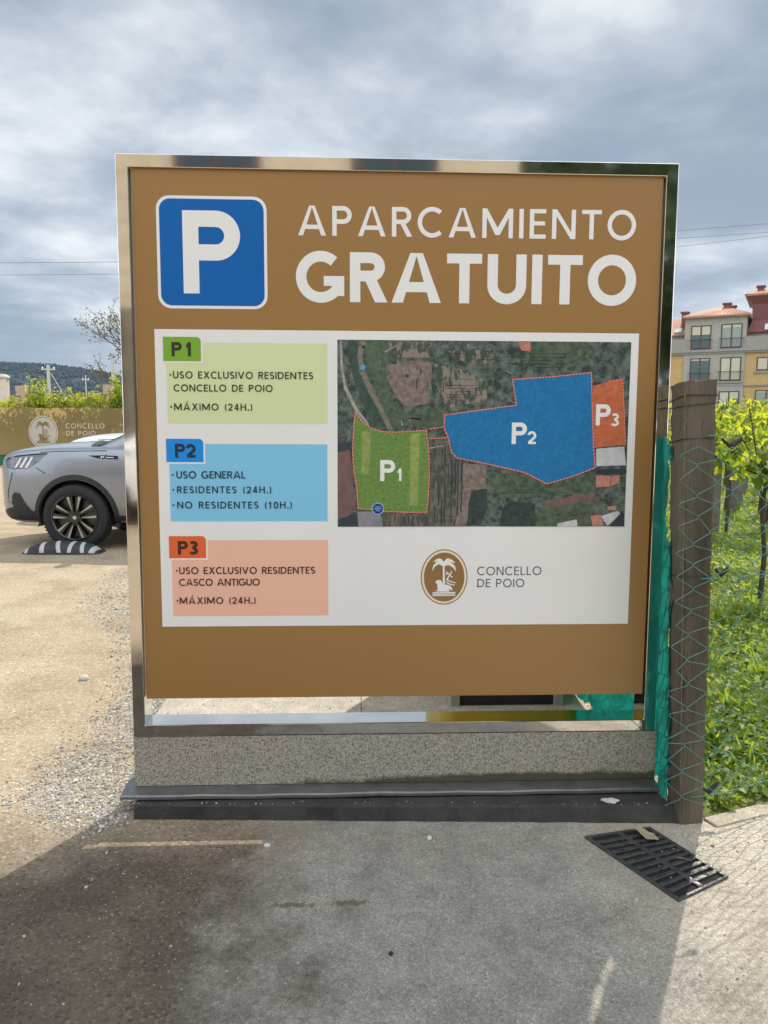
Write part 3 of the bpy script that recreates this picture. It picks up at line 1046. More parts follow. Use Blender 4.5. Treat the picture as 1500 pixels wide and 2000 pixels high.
mp.flat([ellipse(dx, dz, .0205, .0205, 28)], at_y(yy), I_RIM)
mp.flat([ellipse(dx, dz, .0175, .0175, 28)], at_y(yy - .0001), I_DISC)
for z_, w_ in ((.006, .018), (0, .026), (-.006, .012)):
    mp.flat([[(dx - w_ / 2, dz + z_ - .0012), (dx + w_ / 2, dz + z_ - .0012), (dx + w_ / 2, dz + z_ + .0012), (dx - w_ / 2, dz + z_ + .0012)]], at_y(yy - .0002), I_RIM)
(dx, dz), = MAP['pool']
mp.flat([ellipse(dx, dz, .009, .011, 18)], at_y(yy), I_POOL)
mp.build('aerial_map', mm, board)

# granite plinth and metal flashing
M_GRAN = mat('granite', (.11, .098, .08), .75, (.44, .405, .34), 215, 3, contrast=(.34, .57), bump=.25, bscale=200)


def granite_stain(mt):
    """lichen and moisture along the lower edge of the stone"""
    nt = mt.node_tree
    N, K = nt.nodes, nt.links
    bs = N['Principled BSDF']
    src = bs.inputs['Base Color'].links[0].from_socket
    geo = N.new('ShaderNodeNewGeometry')
    sep = N.new('ShaderNodeSeparateXYZ')
    K.new(geo.outputs['Position'], sep.inputs[0])
    nz = N.new('ShaderNodeTexNoise')
    nz.inputs['Scale'].default_value = 9
    nz.inputs['Detail'].default_value = 9
    nz.inputs['Roughness'].default_value = .75
    K.new(geo.outputs['Position'], nz.inputs['Vector'])
    mr = N.new('ShaderNodeMapRange')
    mr.inputs['From Min'].default_value = .13
    mr.inputs['From Max'].default_value = .075
    K.new(sep.outputs[2], mr.inputs['Value'])
    xr = N.new('ShaderNodeMapRange')
    xr.inputs['From Min'].default_value = -.5
    xr.inputs['From Max'].default_value = .3
    xr.inputs['To Min'].default_value = .25
    K.new(sep.outputs[0], xr.inputs['Value'])
    mu = N.new('ShaderNodeMath')
    mu.operation = 'MULTIPLY'
    K.new(mr.outputs[0], mu.inputs[0])
    K.new(xr.outputs[0], mu.inputs[1])
    ad = N.new('ShaderNodeMath')
    ad.operation = 'ADD'
    K.new(mu.outputs[0], ad.inputs[0])
    K.new(nz.outputs['Fac'], ad.inputs[1])
    rp = N.new('ShaderNodeValToRGB')
    rp.color_ramp.elements[0].position = .78
    rp.color_ramp.elements[1].position = 1.12
    K.new(ad.outputs[0], rp.inputs[0])
    mx = N.new('ShaderNodeMix')
    mx.data_type = 'RGBA'
    K.new(rp.outputs[0], mx.inputs['Factor'])
    K.new(src, mx.inputs['A'])
    mx.inputs['B'].default_value = (.075, .068, .045, 1)
    K.new(mx.outputs['Result'], bs.inputs['Base Color'])


granite_stain(M_GRAN)
MB().box(-.9005, .9085, .003, .112, .0790, .2540).build('plinth', M_GRAN, sign, bevel=.002)
fl = MB()
prof = [(.118, .0795), (.004, .0785), (-.052, .0725), (-.058, .0690), (-.0585, .0600), (-.0565, .0600), (-.056, .0680), (-.050, .0705), (.004, .0760), (.118, .0765)]
xs = [-.934] + [-.93 + i * .0875 for i in range(22)] + [.906]
for i, x in enumerate(xs):
    w = .0014 * math.sin(i * 1.9) + .001 * math.sin(i * .7)
    fl.v += [(x, y, z + (w if y < 0 else 0)) for y, z in prof]
n = len(prof)
for i in range(len(xs) - 1):
    for k in range(n):
        fl.f.append((i * n + k, i * n + (k + 1) % n, (i + 1) * n + (k + 1) % n, (i + 1) * n + k))
        fl.m.append(0)
fl.f += [tuple(range(n)), tuple(reversed(range((len(xs) - 1) * n, len(xs) * n)))]
fl.m += [0, 0]
fl.build('flashing', M_SATIN, sign)

# footing the sign stands on
M_FOOT = mat('dark_footing', (.022, .022, .022), .8, (.050, .047, .043), 11, 9, bump=.35, bscale=45)
ft = MB()
lo = [(-.885, -.082), (.928, -.178), (.928, .14), (-.885, .14)]
hi = [(-.881, -.074), (.924, -.140), (.924, .138), (-.881, .138)]
nseg = 40
for i in range(nseg + 1):
    t = i / nseg
    j1, j2 = rnd.uniform(-.003, .003), rnd.uniform(-.002, .002)
    a = Vector((*lo[0], 0)).lerp(Vector((*lo[1], 0)), t)
    b = Vector((*hi[0], .0545)).lerp(Vector((*hi[1], .0545)), t)
    ft.v += [(a.x, a.y + j1, -.02), (b.x, b.y + j2 - .004, .0480 + j2 * .5), (b.x, b.y + j2 + .004, .0540 + j2 * .5), (b.x, .138, .0545), (b.x, .14, -.02)]
for i in range(nseg):
    for k in range(4):
        ft.f.append((i * 5 + k, (i + 1) * 5 + k, (i + 1) * 5 + k + 1, i * 5 + k + 1))
        ft.m.append(0)
ft.f += [(4, 3, 2, 1, 0), tuple(nseg * 5 + k for k in range(5))]
ft.m += [0, 0]
tag(ft.build('concrete_footing', M_FOOT), 'low dark grey concrete footing under the granite plinth of the sign', 'footing')

# ------------------------------------------------------------------ post, chain-link fence, netting
M_POST = mat('weathered_post', (.052, .041, .030), .95, (.175, .145, .106), 9, 12, bump=1.6, bscale=55, stretch=(1, 1, .16), contrast=(.3, .72))
M_WIRE = mat('green_wire', (.055, .170, .150), .40, (.09, .25, .22), 20)
M_DWIRE = mat('dark_wire', (.02, .022, .022), .5)
M_NET = mat('shade_net', (.008, .085, .075), .8, (.012, .12, .10), 60, trans=.40, tcol=(.014, .44, .34), bump=.4, bscale=260)
M_RAG = mat('black_strap', (.012, .012, .014), .6)


def jitter_grid_box(b4, t4, nz, nx, amp, seed):
    """a tapering, leaning box whose faces are finely divided and roughened; b4/t4 = four corner points below and above"""
    rg = random.Random(seed)
    m_ = MB()
    ring_ = []
    for k in range(nz + 1):
        t = k / nz
        cs = [Vector(b).lerp(Vector(a), t) for b, a in zip(b4, t4)]
        row = []
        for c in range(4):
            for i in range(nx):
                p = cs[c].lerp(cs[(c + 1) % 4], i / nx)
                cen = sum(cs, Vector()) / 4
                edge = 1.0 if i else .93
                p = cen + (p - cen) * edge
                p += Vector((rg.uniform(-amp, amp), rg.uniform(-amp, amp), rg.uniform(-amp, amp) * 2 if 0 < k < nz else rg.uniform(-amp, amp)))
                row.append(p)
        ring_.append(row)
    n_ = 4 * nx
    m_.v = [tuple(p) for r_ in ring_ for p in r_]
    for k in range(nz):
        for i in range(n_):
            m_.f.append((k * n_ + i, k * n_ + (i + 1) % n_, (k + 1) * n_ + (i + 1) % n_, (k + 1) * n_ + i))
            m_.m.append(0)
    m_.f.append(tuple(nz * n_ + i for i in range(n_)))
    m_.m.append(0)
    return m_


post = thing('fence_post', 'tall weathered square fence post with green wire mesh across it beside the sign', 'post', (.965, -.125, 0))
inv = Vector((-.965, -.125 * -1, 0))
b4 = [Vector(p) + inv for p in ((.928, -.178, -.05), (1.011, -.166, -.05), (1.000, -.080, -.05), (.917, -.090, -.05))]
t4 = [Vector(p) + inv for p in ((.876, -.175, 1.452), (.985, -.166, 1.460), (.972, -.078, 1.462), (.864, -.088, 1.440))]
jitter_grid_box(b4, t4, 60, 6, .0022, 4).build('shaft', M_POST, post, smooth=True, angle=55)
M_SEAM = mat('post_seam', (.20, .165, .11), .95, (.11, .09, .06), 30, bump=.8, bscale=60)
sm = MB()
sm.tube([b4[0].lerp(t4[0], k / 40) * 1.0 + Vector((-.0012 + .0012 * math.sin(k * 1.7), -.0004, 0)) for k in range(2, 40)], [.0022 + .001 * math.sin(k * 2.3) for k in range(2, 40)], 6)
sm.build('split_edge', M_SEAM, post, smooth=True)
for zt, dz_ in ((1.415, .003), (1.388, -.002), (1.285, .002), (.86, .002)):
    wr = MB()
    t = zt / 1.46
    cs = [b.lerp(a, t) for b, a in zip(b4, t4)]
    cen = sum(cs, Vector()) / 4
    loop = [cen + (c - cen) * 1.035 + Vector((0, 0, dz_ * (-1) ** k)) for k, c in enumerate(cs)]
    wr.tube(loop + [loop[0]], .0016, 5)
    wr.build('wire_tie', M_DWIRE, post)


def chain_link(path, z0, z1, pw, ph, r, seed, sag=.0, wob=.006, reach=None):
    """woven wire: neighbouring zigzags share hooked nodes; path = points seen from above"""
    rg = random.Random(seed)
    P_ = [Vector(p) for p in path]
    ln = [0]
    for i in range(len(P_) - 1):
        ln.append(ln[-1] + (P_[i + 1] - P_[i]).length)

    def at(s):
        s = max(0, min(ln[-1] - 1e-6, s))
        for i in range(len(P_) - 1):
            if s <= ln[i + 1]:
                d = (P_[i + 1] - P_[i]).normalized()
                q = P_[i] + d * (s - ln[i])
                return q, Vector((d.y, -d.x))
        return P_[-1], Vector((0, 1))
    nw = int(ln[-1] / pw)
    nk = int((z1 - z0) / (ph / 2))
    node = {}

    def nd(j, k):
        if (j, k) not in node:
            node[(j, k)] = (rg.gauss(0, wob), rg.gauss(0, wob), rg.gauss(0, wob * .5))
        return node[(j, k)]
    m_ = MB()
    for i in range(nw):
        pts = []
        for k in range(nk + 1):
            j = i + ((k + i) % 2)
            a, b, c = nd(j, k)
            s = j * pw + a
            z = z0 + k * ph / 2 + b - sag * math.sin(min(1, j / nw) * PI) * (k / nk)
            q, nrm = at(s)
            rt = (k + i) % 2
            side = (.0022 if rt else -.0022) + c
            hook = .10 * pw * (1 if rt else -1)
            qa, _ = at(s - hook * .0)
            if 0 < k < nk:
                d_ = ph * .085
                q1, _ = at(s - hook)
                pts.append((q1.x + nrm.x * side, q1.y + nrm.y * side, z - d_))
                pts.append((q.x + nrm.x * side, q.y + nrm.y * side, z))
                pts.append((q1.x + nrm.x * side, q1.y + nrm.y * side, z + d_))
            else:
                pts.append((q.x + nrm.x * side, q.y + nrm.y * side, z))
        m_.tube(pts, r, 4, cap=False)
    return m_


fr = thing('chain_link_fence', 'green chain link fence running right from the square post along the meadow', 'fence', (1.03, -.14, 0))
off = Vector((1.03, -.14, 0))


def shift(m_, o):
    m_.v = [(x - o.x, y - o.y, z - o.z) for x, y, z in m_.v]
    return m_


path_r = [(.866, -.186), (1.020, -.182), (1.30, -.050), (4.6, fence_line(4.6) + .02)]
shift(chain_link(path_r, .075, 1.275, .060, .076, .00145, 11, sag=.02), off).build('wire_mesh', M_WIRE, fr, smooth=True)
sw = MB()
for z_, a_ in ((1.285, .018), (.83, .012), (.10, .004)):
    pts = []
    for i in range(34):
        t = i / 33
        x = .955 + t * 3.6
        y = -.178 if x < 1.02 else min(-.182 + (x - 1.02) * .47, fence_line(x) + .02) if x < 1.3 else fence_line(x) + .022
        pts.append((x, y, z_ - a_ * math.sin(t * PI) + .003 * math.sin(t * 40)))
    sw.tube(pts, .0019, 5)
shift(sw, off).build('strand_wire', M_WIRE, fr, smooth=True)
# black straps tied round the strand wires
for (x, z_, s_) in ((1.045, 1.262, 1), (1.035, .845, .7), (1.03, .115, .9)):
    m_ = MB()
    for q in range(3):
        m_.tube([(x - .035 * s_ + .01 * q, -.155 + .004 * q, z_ + .012 - .01 * q), (x, -.150, z_ - .016 * s_ + .005 * q), (x + .04 * s_, -.135, z_ + .006 + .006 * q)], [.004, .007 * s_, .003], 6)
    shift(m_, off).build('strap', M_RAG, fr, smooth=True)

fb = thing('chain_link_fence', 'green chain link fence behind the sign with teal shade netting on it', 'fence', (.93, .1, 0))
off = Vector((.93, .1, 0))
path_b = [(.912, -.100), (.945, .15), (.99, 4.6)]
shift(chain_link(path_b, .06, 1.28, .060, .076, .00150, 12), off).build('wire_mesh', M_WIRE, fb, smooth=True)
for y_ in (2.3, 4.6):
    q = MB().box(.965, 1.035, y_ - .04, y_ + .04, -.05, 1.40)
    shift(q, off).build('post', M_POST, fb, bevel=.006)

# the netting: one creased cloth hung along the back run, its torn end gathered at the post
net = MB()
rg = random.Random(21)
NS, NZ = 150, 60
for i in range(NS + 1):
    s = i / NS
    y = -.112 + (s ** 1.6) * 4.6
    xb = .905 + .025 * min(1, max(0, (y + .1) / .3)) + max(0, y) * .0095
    fold = .010 * math.sin(y * 46 + .6) * math.exp(-max(0, y) * 3) + .006 * math.sin(y * 9)
    top = 1.275 + .022 * math.sin(y * 11) + rg.uniform(-.018, .018)
    bot = (.075 if y < .12 else .02) + .012 * math.sin(y * 17) + rg.uniform(-.012, .012)
    for k in range(NZ + 1):
        t = k / NZ
        z = bot + (top - bot) * t
        lean = -.036 * t * max(0, 1 - max(0, y + .1) / .25)
        fx = fold * (1 + .6 * math.sin(z * 7 + i * .4)) + .004 * math.sin(z * 23 + y * 30) + .003 * math.sin(z * 61 + y * 12)
        edge = (.006 * math.sin(z * 31) + .007 * math.sin(z * 13 + 1)) if i == 0 else 0
        net.v.append((xb + lean + fx, y + edge, z))
for i in range(NS):
    for k in range(NZ):
        a = i * (NZ + 1) + k
        if net.v[a][1] < -.062 and .93 < net.v[a][2] < 1.19:
            continue                        # a long tear by the post lets a sliver of sun through
        net.f.append((a, a + NZ + 1, a + NZ + 2, a + 1))
        net.m.append(0)
tag(net.build('shade_netting', M_NET, smooth=True, angle=180), 'teal green shade netting hung in folds between the sign and the square post', 'netting')

# ------------------------------------------------------------------ drain grate
M_IRON = mat('cast_iron', (.070, .074, .084), .33, (.125, .122, .118), 26, 8, metal=.6, bump=.5, bscale=70, rvar=.12)
M_PIT_SHADE = mat('pit_shade_black', (.010, .009, .008), .95)
gx = Vector((.233, .052)).normalized()
GC = Vector((.771, -.377))
grate = thing('drain_grate', 'black cast iron drain grate with two columns of slots set in the pavement', 'drain grate', (GC.x, GC.y, .004))
GW, GL = .240, .372                     # across the slots, along the drain


def grate_pt(u, v):                     # the drain is a little skewed in plan, as laid
    s, t = u / GW + .5, v / GL + .5      # plan corners: near left, near right, far right, far left
    a, b, c, d = Vector((.745, -.588)), Vector((.939, -.480)), Vector((.817, -.194)), Vector((.584, -.246))
    p = a.lerp(b, s).lerp(d.lerp(c, s), t) - GC
    return (p.x, p.y)


g_ = MB()


def gbox(u0, u1, v0, v1, z0, z1):
    q = [grate_pt(u0, v0), grate_pt(u1, v0), grate_pt(u1, v1), grate_pt(u0, v1)]
    g_.add([(a, b, z0) for a, b in q] + [(a, b, z1) for a, b in q], [(4, 5, 6, 7), (0, 1, 5, 4), (1, 2, 6, 5), (2, 3, 7, 6), (3, 0, 4, 7)])


hw, hl = GW / 2, GL / 2
gbox(-hw, hw, -hl, -hl + .010, .0005, .0076)
gbox(-hw, hw, hl - .010, hl, .0005, .0076)
gbox(-hw, -hw + .012, -hl + .010, hl - .010, .0005, .0076)
gbox(hw - .012, hw, -hl + .010, hl - .010, .0005, .0076)
gbox(-.009, .009, -hl + .010, hl - .010, .0005, .0073)
nb_ = 10
for k in range(nb_):
    v = -hl + .012 + (k + 1) * (GL - .024) / (nb_ + 1)
    gbox(-hw + .012, -.009, v - .0076, v + .0076, .0005, .0072)
    gbox(.009, hw - .012, v - .0076, v + .0076, .0005, .0072)
g_.build('grating', M_IRON, grate, bevel=.0018)
for k in range(nb_):
    v = -hl + .012 + (k + 1) * (GL - .024) / (nb_ + 1)
    for u in (-.066, .066):
        a, b = grate_pt(u, v)
        MB().lathe([(.0040, .0073), (.0037, .0093), (.0, .0096)], 10, at=(a, b, 0)).build('stud', M_IRON, grate)
q = [grate_pt(u, v) for u, v in ((-hw, -hl), (hw, -hl), (hw, hl), (-hw, hl))]
MB().add([(a, b, .0008) for a, b in q], [(0, 1, 2, 3)]).build('pit_shade_sheet', M_PIT_SHADE, grate)  # flat black sheet stands in for the shade inside the drain

# dry leaves, stones and crumbs lying about
M_LEAFDRY = mat('dry_leaf', (.30, .23, .14), .8, (.40, .33, .22), 60, bump=.3, bscale=90)
M_TWIG = mat('twig', (.17, .11, .06), .85)
M_PEB = mat('pale_stone', (.55, .52, .46), .8, (.70, .67, .60), 60, bump=.4, bscale=120)
M_CRUMB = mat('dark_crumb', (.03, .028, .026), .9, bump=.5, bscale=100)


def blob(r, sx, sy, sz, seed):
    rg_ = random.Random(seed)
    bm = bmesh.new()
    bmesh.ops.create_icosphere(bm, subdivisions=2, radius=r)
    m_ = MB()
    ph = [rg_.uniform(0, 6) for _ in range(3)]
    for v in bm.verts:
        k = 1 + .16 * math.sin(v.co.x / r * 2.4 + ph[0]) + .12 * math.sin(v.co.y / r * 3.1 + ph[1]) + rg_.uniform(-.05, .05)
        v.co = Vector((v.co.x * sx * k, v.co.y * sy * k, max(v.co.z * sz * k, -.55 * r * sz) + .55 * r * sz))
    m_.add([v.co[:] for v in bm.verts], [[w.index for w in f.verts] for f in bm.faces])
    bm.free()
    return m_


def place(o, x, y, z, rz=0):
    o.location = (x, y, z)
    o.rotation_euler = (0, 0, rz)
    return o


place(tag(blob(.0095, 1.1, .85, .7, 1).build('stone', M_PEB, smooth=True), 'small white stone lying on the grey pavement in front of the footing', 'stone'), .088, -.236, .0038)
place(tag(blob(.0060, 1, 1, .8, 2).build('stone', M_CRUMB, smooth=True), 'small black lump on the grey pavement near the bottom of the photo', 'stone'), -.061, -.772, .0038)
place(tag(blob(.024, 1.25, .8, .6, 3).build('stone', M_PEB, smooth=True), 'pale stone on the sandy ground left of the sign', 'stone'), -1.547, 1.388, 0)
place(tag(blob(.010, 1.2, .8, .7, 5).build('stone', M_PEB, smooth=True), 'pale grit stone on the dark earth just left of the sunlit streak', 'stone'), -.42, -.262, .0038)


def leaf_curl(L, W, seed):
    rg_ = random.Random(seed)
    m_ = MB()
    n_ = 9
    for i in range(n_):
        t = i / (n_ - 1)
        w = W * math.sin(PI * min(1, t * .92 + .06)) * (1 + rg_.uniform(-.22, .22))
        for s_ in (-1, -.4, .4, 1):
            m_.v.append((L * (t - .5), w * s_ * .5, .006 + .010 * abs(s_) * (1 - t) + .004 * math.sin(t * 9 + s_)))
    for i in range(n_ - 1):
        for k in range(3):
            a = i * 4 + k
            m_.f.append((a, a + 1, a + 5, a + 4))
            m_.m.append(0)
    return m_


place(tag(leaf_curl(.085, .038, 5).build('dry_leaf', M_LEAFDRY, smooth=True), 'curled tan dead leaf lying on the drain grate', 'leaf'), .782, -.262, .0115, R(-52))
place(tag(MB().tube([(-.024, 0, .003), (0, .002, .005), (.022, -.001, .003)], [.0022, .003, .0016], 6).build('twig', M_TWIG, smooth=True), 'short brown twig lying across the drain grate slots', 'twig'), .842, -.395, .0115, R(-24))

dab = MB()
dab.slab([(.028 * math.cos(a) * (1 + .25 * math.sin(3 * a)), .016 * math.sin(a) * (1 + .2 * math.cos(5 * a))) for a in [2 * PI * k / 22 for k in range(22)]], lambda a, b: (a, b, 0), lambda a, b: (a * .9, b * .9, .004))
place(tag(dab.build('mortar_dab', M_PEB), 'flat dab of pale mortar on the dark footing near the square post', 'mortar'), .715, -.105, .0545, R(-6))

# gravel beside the sign: stones in one body, too many to count
M_GRAVEL = mat('gravel_stone', (.43, .41, .375), .85, (.54, .52, .475), 30, island=.5)
M_GRAVELD = mat('grit_stone', (.30, .25, .19), .85, (.40, .34, .27), 30, island=.6)
OCT = [(1, 0, 0), (-1, 0, 0), (0, 1, 0), (0, -1, 0), (0, 0, 1), (0, 0, -.6)]
OCF = [(0, 2, 4), (2, 1, 4), (1, 3, 4), (3, 0, 4), (2, 0, 5), (1, 2, 5), (3, 1, 5), (0, 3, 5)]
CUB = [(-1, -1, -.6), (1, -.8, -.6), (.8, 1, -.6), (-.9, .9, -.6), (-.6, -.7, .7), (.7, -.5, .9), (.5, .7, .6), (-.6, .5, .85)]
CUF = [(3, 2, 1, 0), (4, 5, 6, 7), (0, 1, 5, 4), (1, 2, 6, 5), (2, 3, 7, 6), (3, 0, 4, 7)]


def stones(m_, x, y, z, r, rg_):
    base, fc = (OCT, OCF) if rg_.random() < .5 else (CUB, CUF)
    k = 1.0 if base is OCT else .72
    qt = Quaternion(Vector((rg_.uniform(-1, 1), rg_.uniform(-1, 1), rg_.uniform(-.3, 1))).normalized(), rg_.uniform(0, 6.3))
    sx, sy, sz = rg_.uniform(.7, 1.3), rg_.uniform(.6, 1.1), rg_.uniform(.5, .9)
    vs = []
    for p in base:
        w = qt @ Vector((p[0] * sx, p[1] * sy, p[2] * sz))
        vs.append((x + w.x * r * k, y + w.y * r * k, z + w.z * r * k * .8))
    m_.add(vs, fc)


def interp(pts, y):
    for (y0, x0), (y1, x1) in zip(pts, pts[1:]):
        if y0 <= y <= y1:
            return x0 + (x1 - x0) * (y - y0) / (y1 - y0)
    return pts[-1][1]


GL_ = [(-.22, -1.04), (-.12, -1.13), (.02, -1.34), (.16, -1.36), (.45, -1.33), (.9, -1.28), (1.25, -1.29), (2.1, -1.56), (3.0, -2.1), (4.2, -2.35), (5.2, -2.1)]
gv = MB()
rg = random.Random(5)
cnt = 0
while cnt < 24000:
    y = rg.triangular(-.22, 5.2, .0)
    xl = interp(GL_, y)
    xr = -.89 if y < .75 else -1.05 - max(0, y - 3.6) * .4
    if y < -.05 and rg.random() < .25:
        xr = -.80
    x = rg.uniform(xl - .12, xr)
    e = (x - xl + .12) / .24
    patch_ = .55 + .45 * math.sin(x * 9 + 1.3 * math.sin(y * 5)) * math.sin(y * 6 + x * 4)
    if e < 1 and rg.random() > e * e * 1.1:
        continue
    if y > .5 and rg.random() > patch_ + .25:
        continue
    if -.886 < x < .93 and y > -.085:
        continue
    r_ = min(.0095, rg.lognormvariate(math.log(.0036), .40)) * (1 + max(0, y) * .12)
    stones(gv, x, y, r_ * .35, r_, rg)
    cnt += 1
tag(gv.build('gravel', M_GRAVEL), kind='stuff')
gp = MB()
for _ in range(5200):
    if rg.random() < .62:
        x, y = rg.uniform(-2.6, -.2), rg.gauss(-.45, .45)
        if x > -.45 and rg.random() < .55:
            continue
    elif rg.random() < .55:
        x, y = rg.uniform(-5.5, -1.0), rg.uniform(-.6, 6)
    else:
        x, y = rg.uniform(-.4, 1.9), rg.uniform(-1.5, -.12)
        if rg.random() < .82:
            continue
    if y < -1.7 or (x > -.9 and y > -.10 and x < .96):
        continue
    r_ = min(.008, rg.lognormvariate(math.log(.0020), .45))
    stones(gp, x, y, .004 + r_ * .3 if x > -1 and y < 0 else r_ * .3, r_, rg)
for _ in range(1500):                   # fine grit over the bare concrete
    x, y = rg.uniform(-.5, 1.0), -.2 - rg.random() * 1.0
    r_ = min(.005, rg.lognormvariate(math.log(.0013), .45))
    stones(gp, x, y, .0042 + r_ * .3, r_, rg)
for _ in range(420):                    # grit and crumbs along the kerb and on the sunlit slab
    x, y = rg.uniform(.75, 2.3), 0
    y = fence_line(x) - abs(rg.gauss(.05, .30)) - .06
    r_ = min(.009, rg.lognormvariate(math.log(.0026), .5))
    stones(gp, x, y, .0042 + r_ * .3, r_, rg)
tag(gp.build('loose_grit', M_GRAVELD), kind='stuff')
gs = MB()
for _ in range(260):
    x, y = rg.uniform(-1.0, .3), rg.uniform(.15, 1.9)
    r_ = min(.010, rg.lognormvariate(math.log(.0034), .5))
    stones(gs, x, y, .007 + r_ * .3, r_, rg)
for _ in range(110):
    x = rg.uniform(-.9, .85)
    r_ = min(.006, rg.lognormvariate(math.log(.0022), .4))
    t = (x + .885) / 1.813
    if rg.random() < .6:
        stones(gs, x, -.074 - .066 * t + rg.uniform(0, .02), .0545 + r_ * .3, r_, rg)
    else:
        stones(gs, x, -.086 - .096 * t - abs(rg.gauss(0, .012)), .004 + r_ * .3, r_, rg)
tag(gs.build('slab_grit', M_GRAVEL), kind='stuff')

# ------------------------------------------------------------------ yellow container behind the sign
M_YEL = mat('yellow_plastic', (.40, .31, .02), .55, (.46, .35, .03), 3)
M_LEGM = mat('pale_leg', (.36, .34, .30), .7, (.44, .42, .38), 10)
M_BLK = mat('black_rubber', (.018, .018, .019), .7, (.030, .030, .031), 8)
bin_ = thing('recycling_container', 'yellow container on pale legs behind the sign, seen under the panel', 'container', (.60, 1.35, 0))
m_ = MB()
nzb = 10
for k in range(nzb + 1):
    t = k / nzb
    z = .16 + 1.66 * t
    w_, d_ = .315 + .025 * math.sin(t * PI * .9), .36 + .04 * math.sin(t * PI * .9)
    if k == nzb:
        w_, d_ = w_ * .86, d_ * .8
    ringp = rrect(-w_, w_, -d_, d_, .08, 5)
    m_.v += [(a, b, z) for a, b in ringp]
nr = len(ringp)
for k in range(nzb):
    for i in range(nr):
        m_.f.append((k * nr + i, k * nr + (i + 1) % nr, (k + 1) * nr + (i + 1) % nr, (k + 1) * nr + i))
        m_.m.append(0)
m_.f += [tuple(reversed(range(nr))), tuple(nzb * nr + i for i in range(nr))]
m_.m += [0, 0]
m_.build('bin_body', M_YEL, bin_, smooth=True, angle=50)
MB().box(-.265, .195, -.42, .38, .010, .155).build('base_tray', M_BLK, bin_, bevel=.01)
for sx in (-1, 1):
    for sy in (-1, 1):
        MB().slab([(sx * .245 - .052, sy * .40 - .03), (sx * .245 - .008, sy * .40 - .03), (sx * .245 - .008, sy * .40 + .03), (sx * .245 - .052, sy * .40 + .03)],
                  lambda a, b: (a, b, 0), lambda a, b: (a, b, .20)).build('leg', M_LEGM, bin_, bevel=.004)
m_ = MB()
m_.slab(arc(0, 1.35, .12, .12, 0, 360, 24)[:-1], lambda a, b: (a, -.413, b), lambda a, b: (a, -.40, b))
m_.build('hatch', M_BLK, bin_)

# ------------------------------------------------------------------ cars
def car_paint(name, c):
    return mat(name, c, .30, tuple(v * 1.06 for v in c), 3, metal=.55, coat=1.0, spec=.5)


M_SILV = car_paint('silver_blue_paint', (.25, .275, .32))
M_CWHT = mat('white_paint', (.80, .81, .82), .25, coat=1.0)
M_GLASS = mat('dark_glass', (.02, .028, .03), .03, spec=.9, coat=1.0)
M_GLASSL = mat('windscreen_glass', (.16, .22, .24), .04, spec=1.0, coat=1.0)
M_PLAST = mat('car_plastic', (.018, .019, .022), .55, bump=.1, bscale=200)
M_TYRE = mat('tyre_rubber', (.014, .014, .015), .8, (.022, .022, .022), 30)
M_ALLOY = mat('alloy_face', (.62, .62, .64), .28, metal=.9)
M_RIMB = mat('rim_black', (.012, .012, .014), .3, coat=.6)
M_DRL = mat('lamp_strip', (.72, .76, .80), .2)
M_LAMP = mat('lamp_glass', (.055, .062, .070), .06, spec=.9, coat=1.0)
M_GAP = mat('panel_gap', (.010, .011, .014), .8)
M_CHROME = mat('badge_chrome', (.7, .7, .72), .15, metal=1.0)

ST = [  # x, half width, bottom z, edge z, crown
    (-.925, .42, .44, .72, .01), (-.905, .57, .36, .86, .012), (-.845, .69, .29, .950, .025), (-.76, .775, .262, 1.000, .04), (-.62, .840, .25, 1.030, .05),
    (-.40, .868, .245, 1.050, .058), (-.10, .880, .25, 1.058, .062), (.22, .885, .25, 1.062, .064), (.50, .886, .25, 1.064, .05), (1.2, .886, .25, 1.055, .03),
    (2.0, .886, .25, 1.075, .03), (2.7, .880, .25, 1.10, .03), (3.15, .84, .27, 1.10, .03), (3.38, .76, .34, 1.06, .02), (3.45, .62, .44, .98, .01)]


def body_bm():
    rows = []
    for x, w, zb, ze, cr in ST:
        hm = zb + (ze - zb) * .50
        rows.append([(x, 0, zb), (x, w * .80, zb), (x, w * .955, zb + .05), (x, w * .995, hm - .02), (x, w, hm + (ze - hm) * .45),
                     (x, w * .972, ze - .070), (x, w * .940, ze - .018), (x, w * .925, ze - .004), (x, w * .80, ze + cr * .40), (x, w * .4, ze + cr * .9), (x, 0, ze + cr)])
    n = len(rows[0])
    full = [r + [(p[0], -p[1], p[2]) for p in r[-2:0:-1]] for r in rows]
    m = len(full[0])
    v = [p for r in full for p in r]
    f = []
    for i in range(len(full) - 1):
        for k in range(m):
            f.append((i * m + k, i * m + (k + 1) % m, (i + 1) * m + (k + 1) % m, (i + 1) * m + k))
    f.append(tuple(reversed(range(m))))
    f.append(tuple((len(full) - 1) * m + k for k in range(m)))
    return v, f


def smooth_mesh(name, v, f, levels, cutters=()):
    me = bpy.data.meshes.new(name)
    me.from_pydata(v, [], f)
    bm = bmesh.new()
    bm.from_mesh(me)
    bmesh.ops.recalc_face_normals(bm, faces=bm.faces)
    bm.to_mesh(me)
    bm.free()
    o = bpy.data.objects.new(name, me)
    COL.objects.link(o)
    s = o.modifiers.new('s', 'SUBSURF')
    s.levels = s.render_levels = levels
    tmp = []
    for c in cutters:
        b = o.modifiers.new('b', 'BOOLEAN')
        b.operation = 'DIFFERENCE'
        b.object = c
        b.solver = 'EXACT'
        tmp.append(c)
    bpy.context.view_layer.update()
    dg = bpy.context.evaluated_depsgraph_get()
    out = bpy.data.meshes.new_from_object(o.evaluated_get(dg))
    bpy.data.objects.remove(o)
    for c in tmp:
        bpy.data.objects.remove(c)
    return out


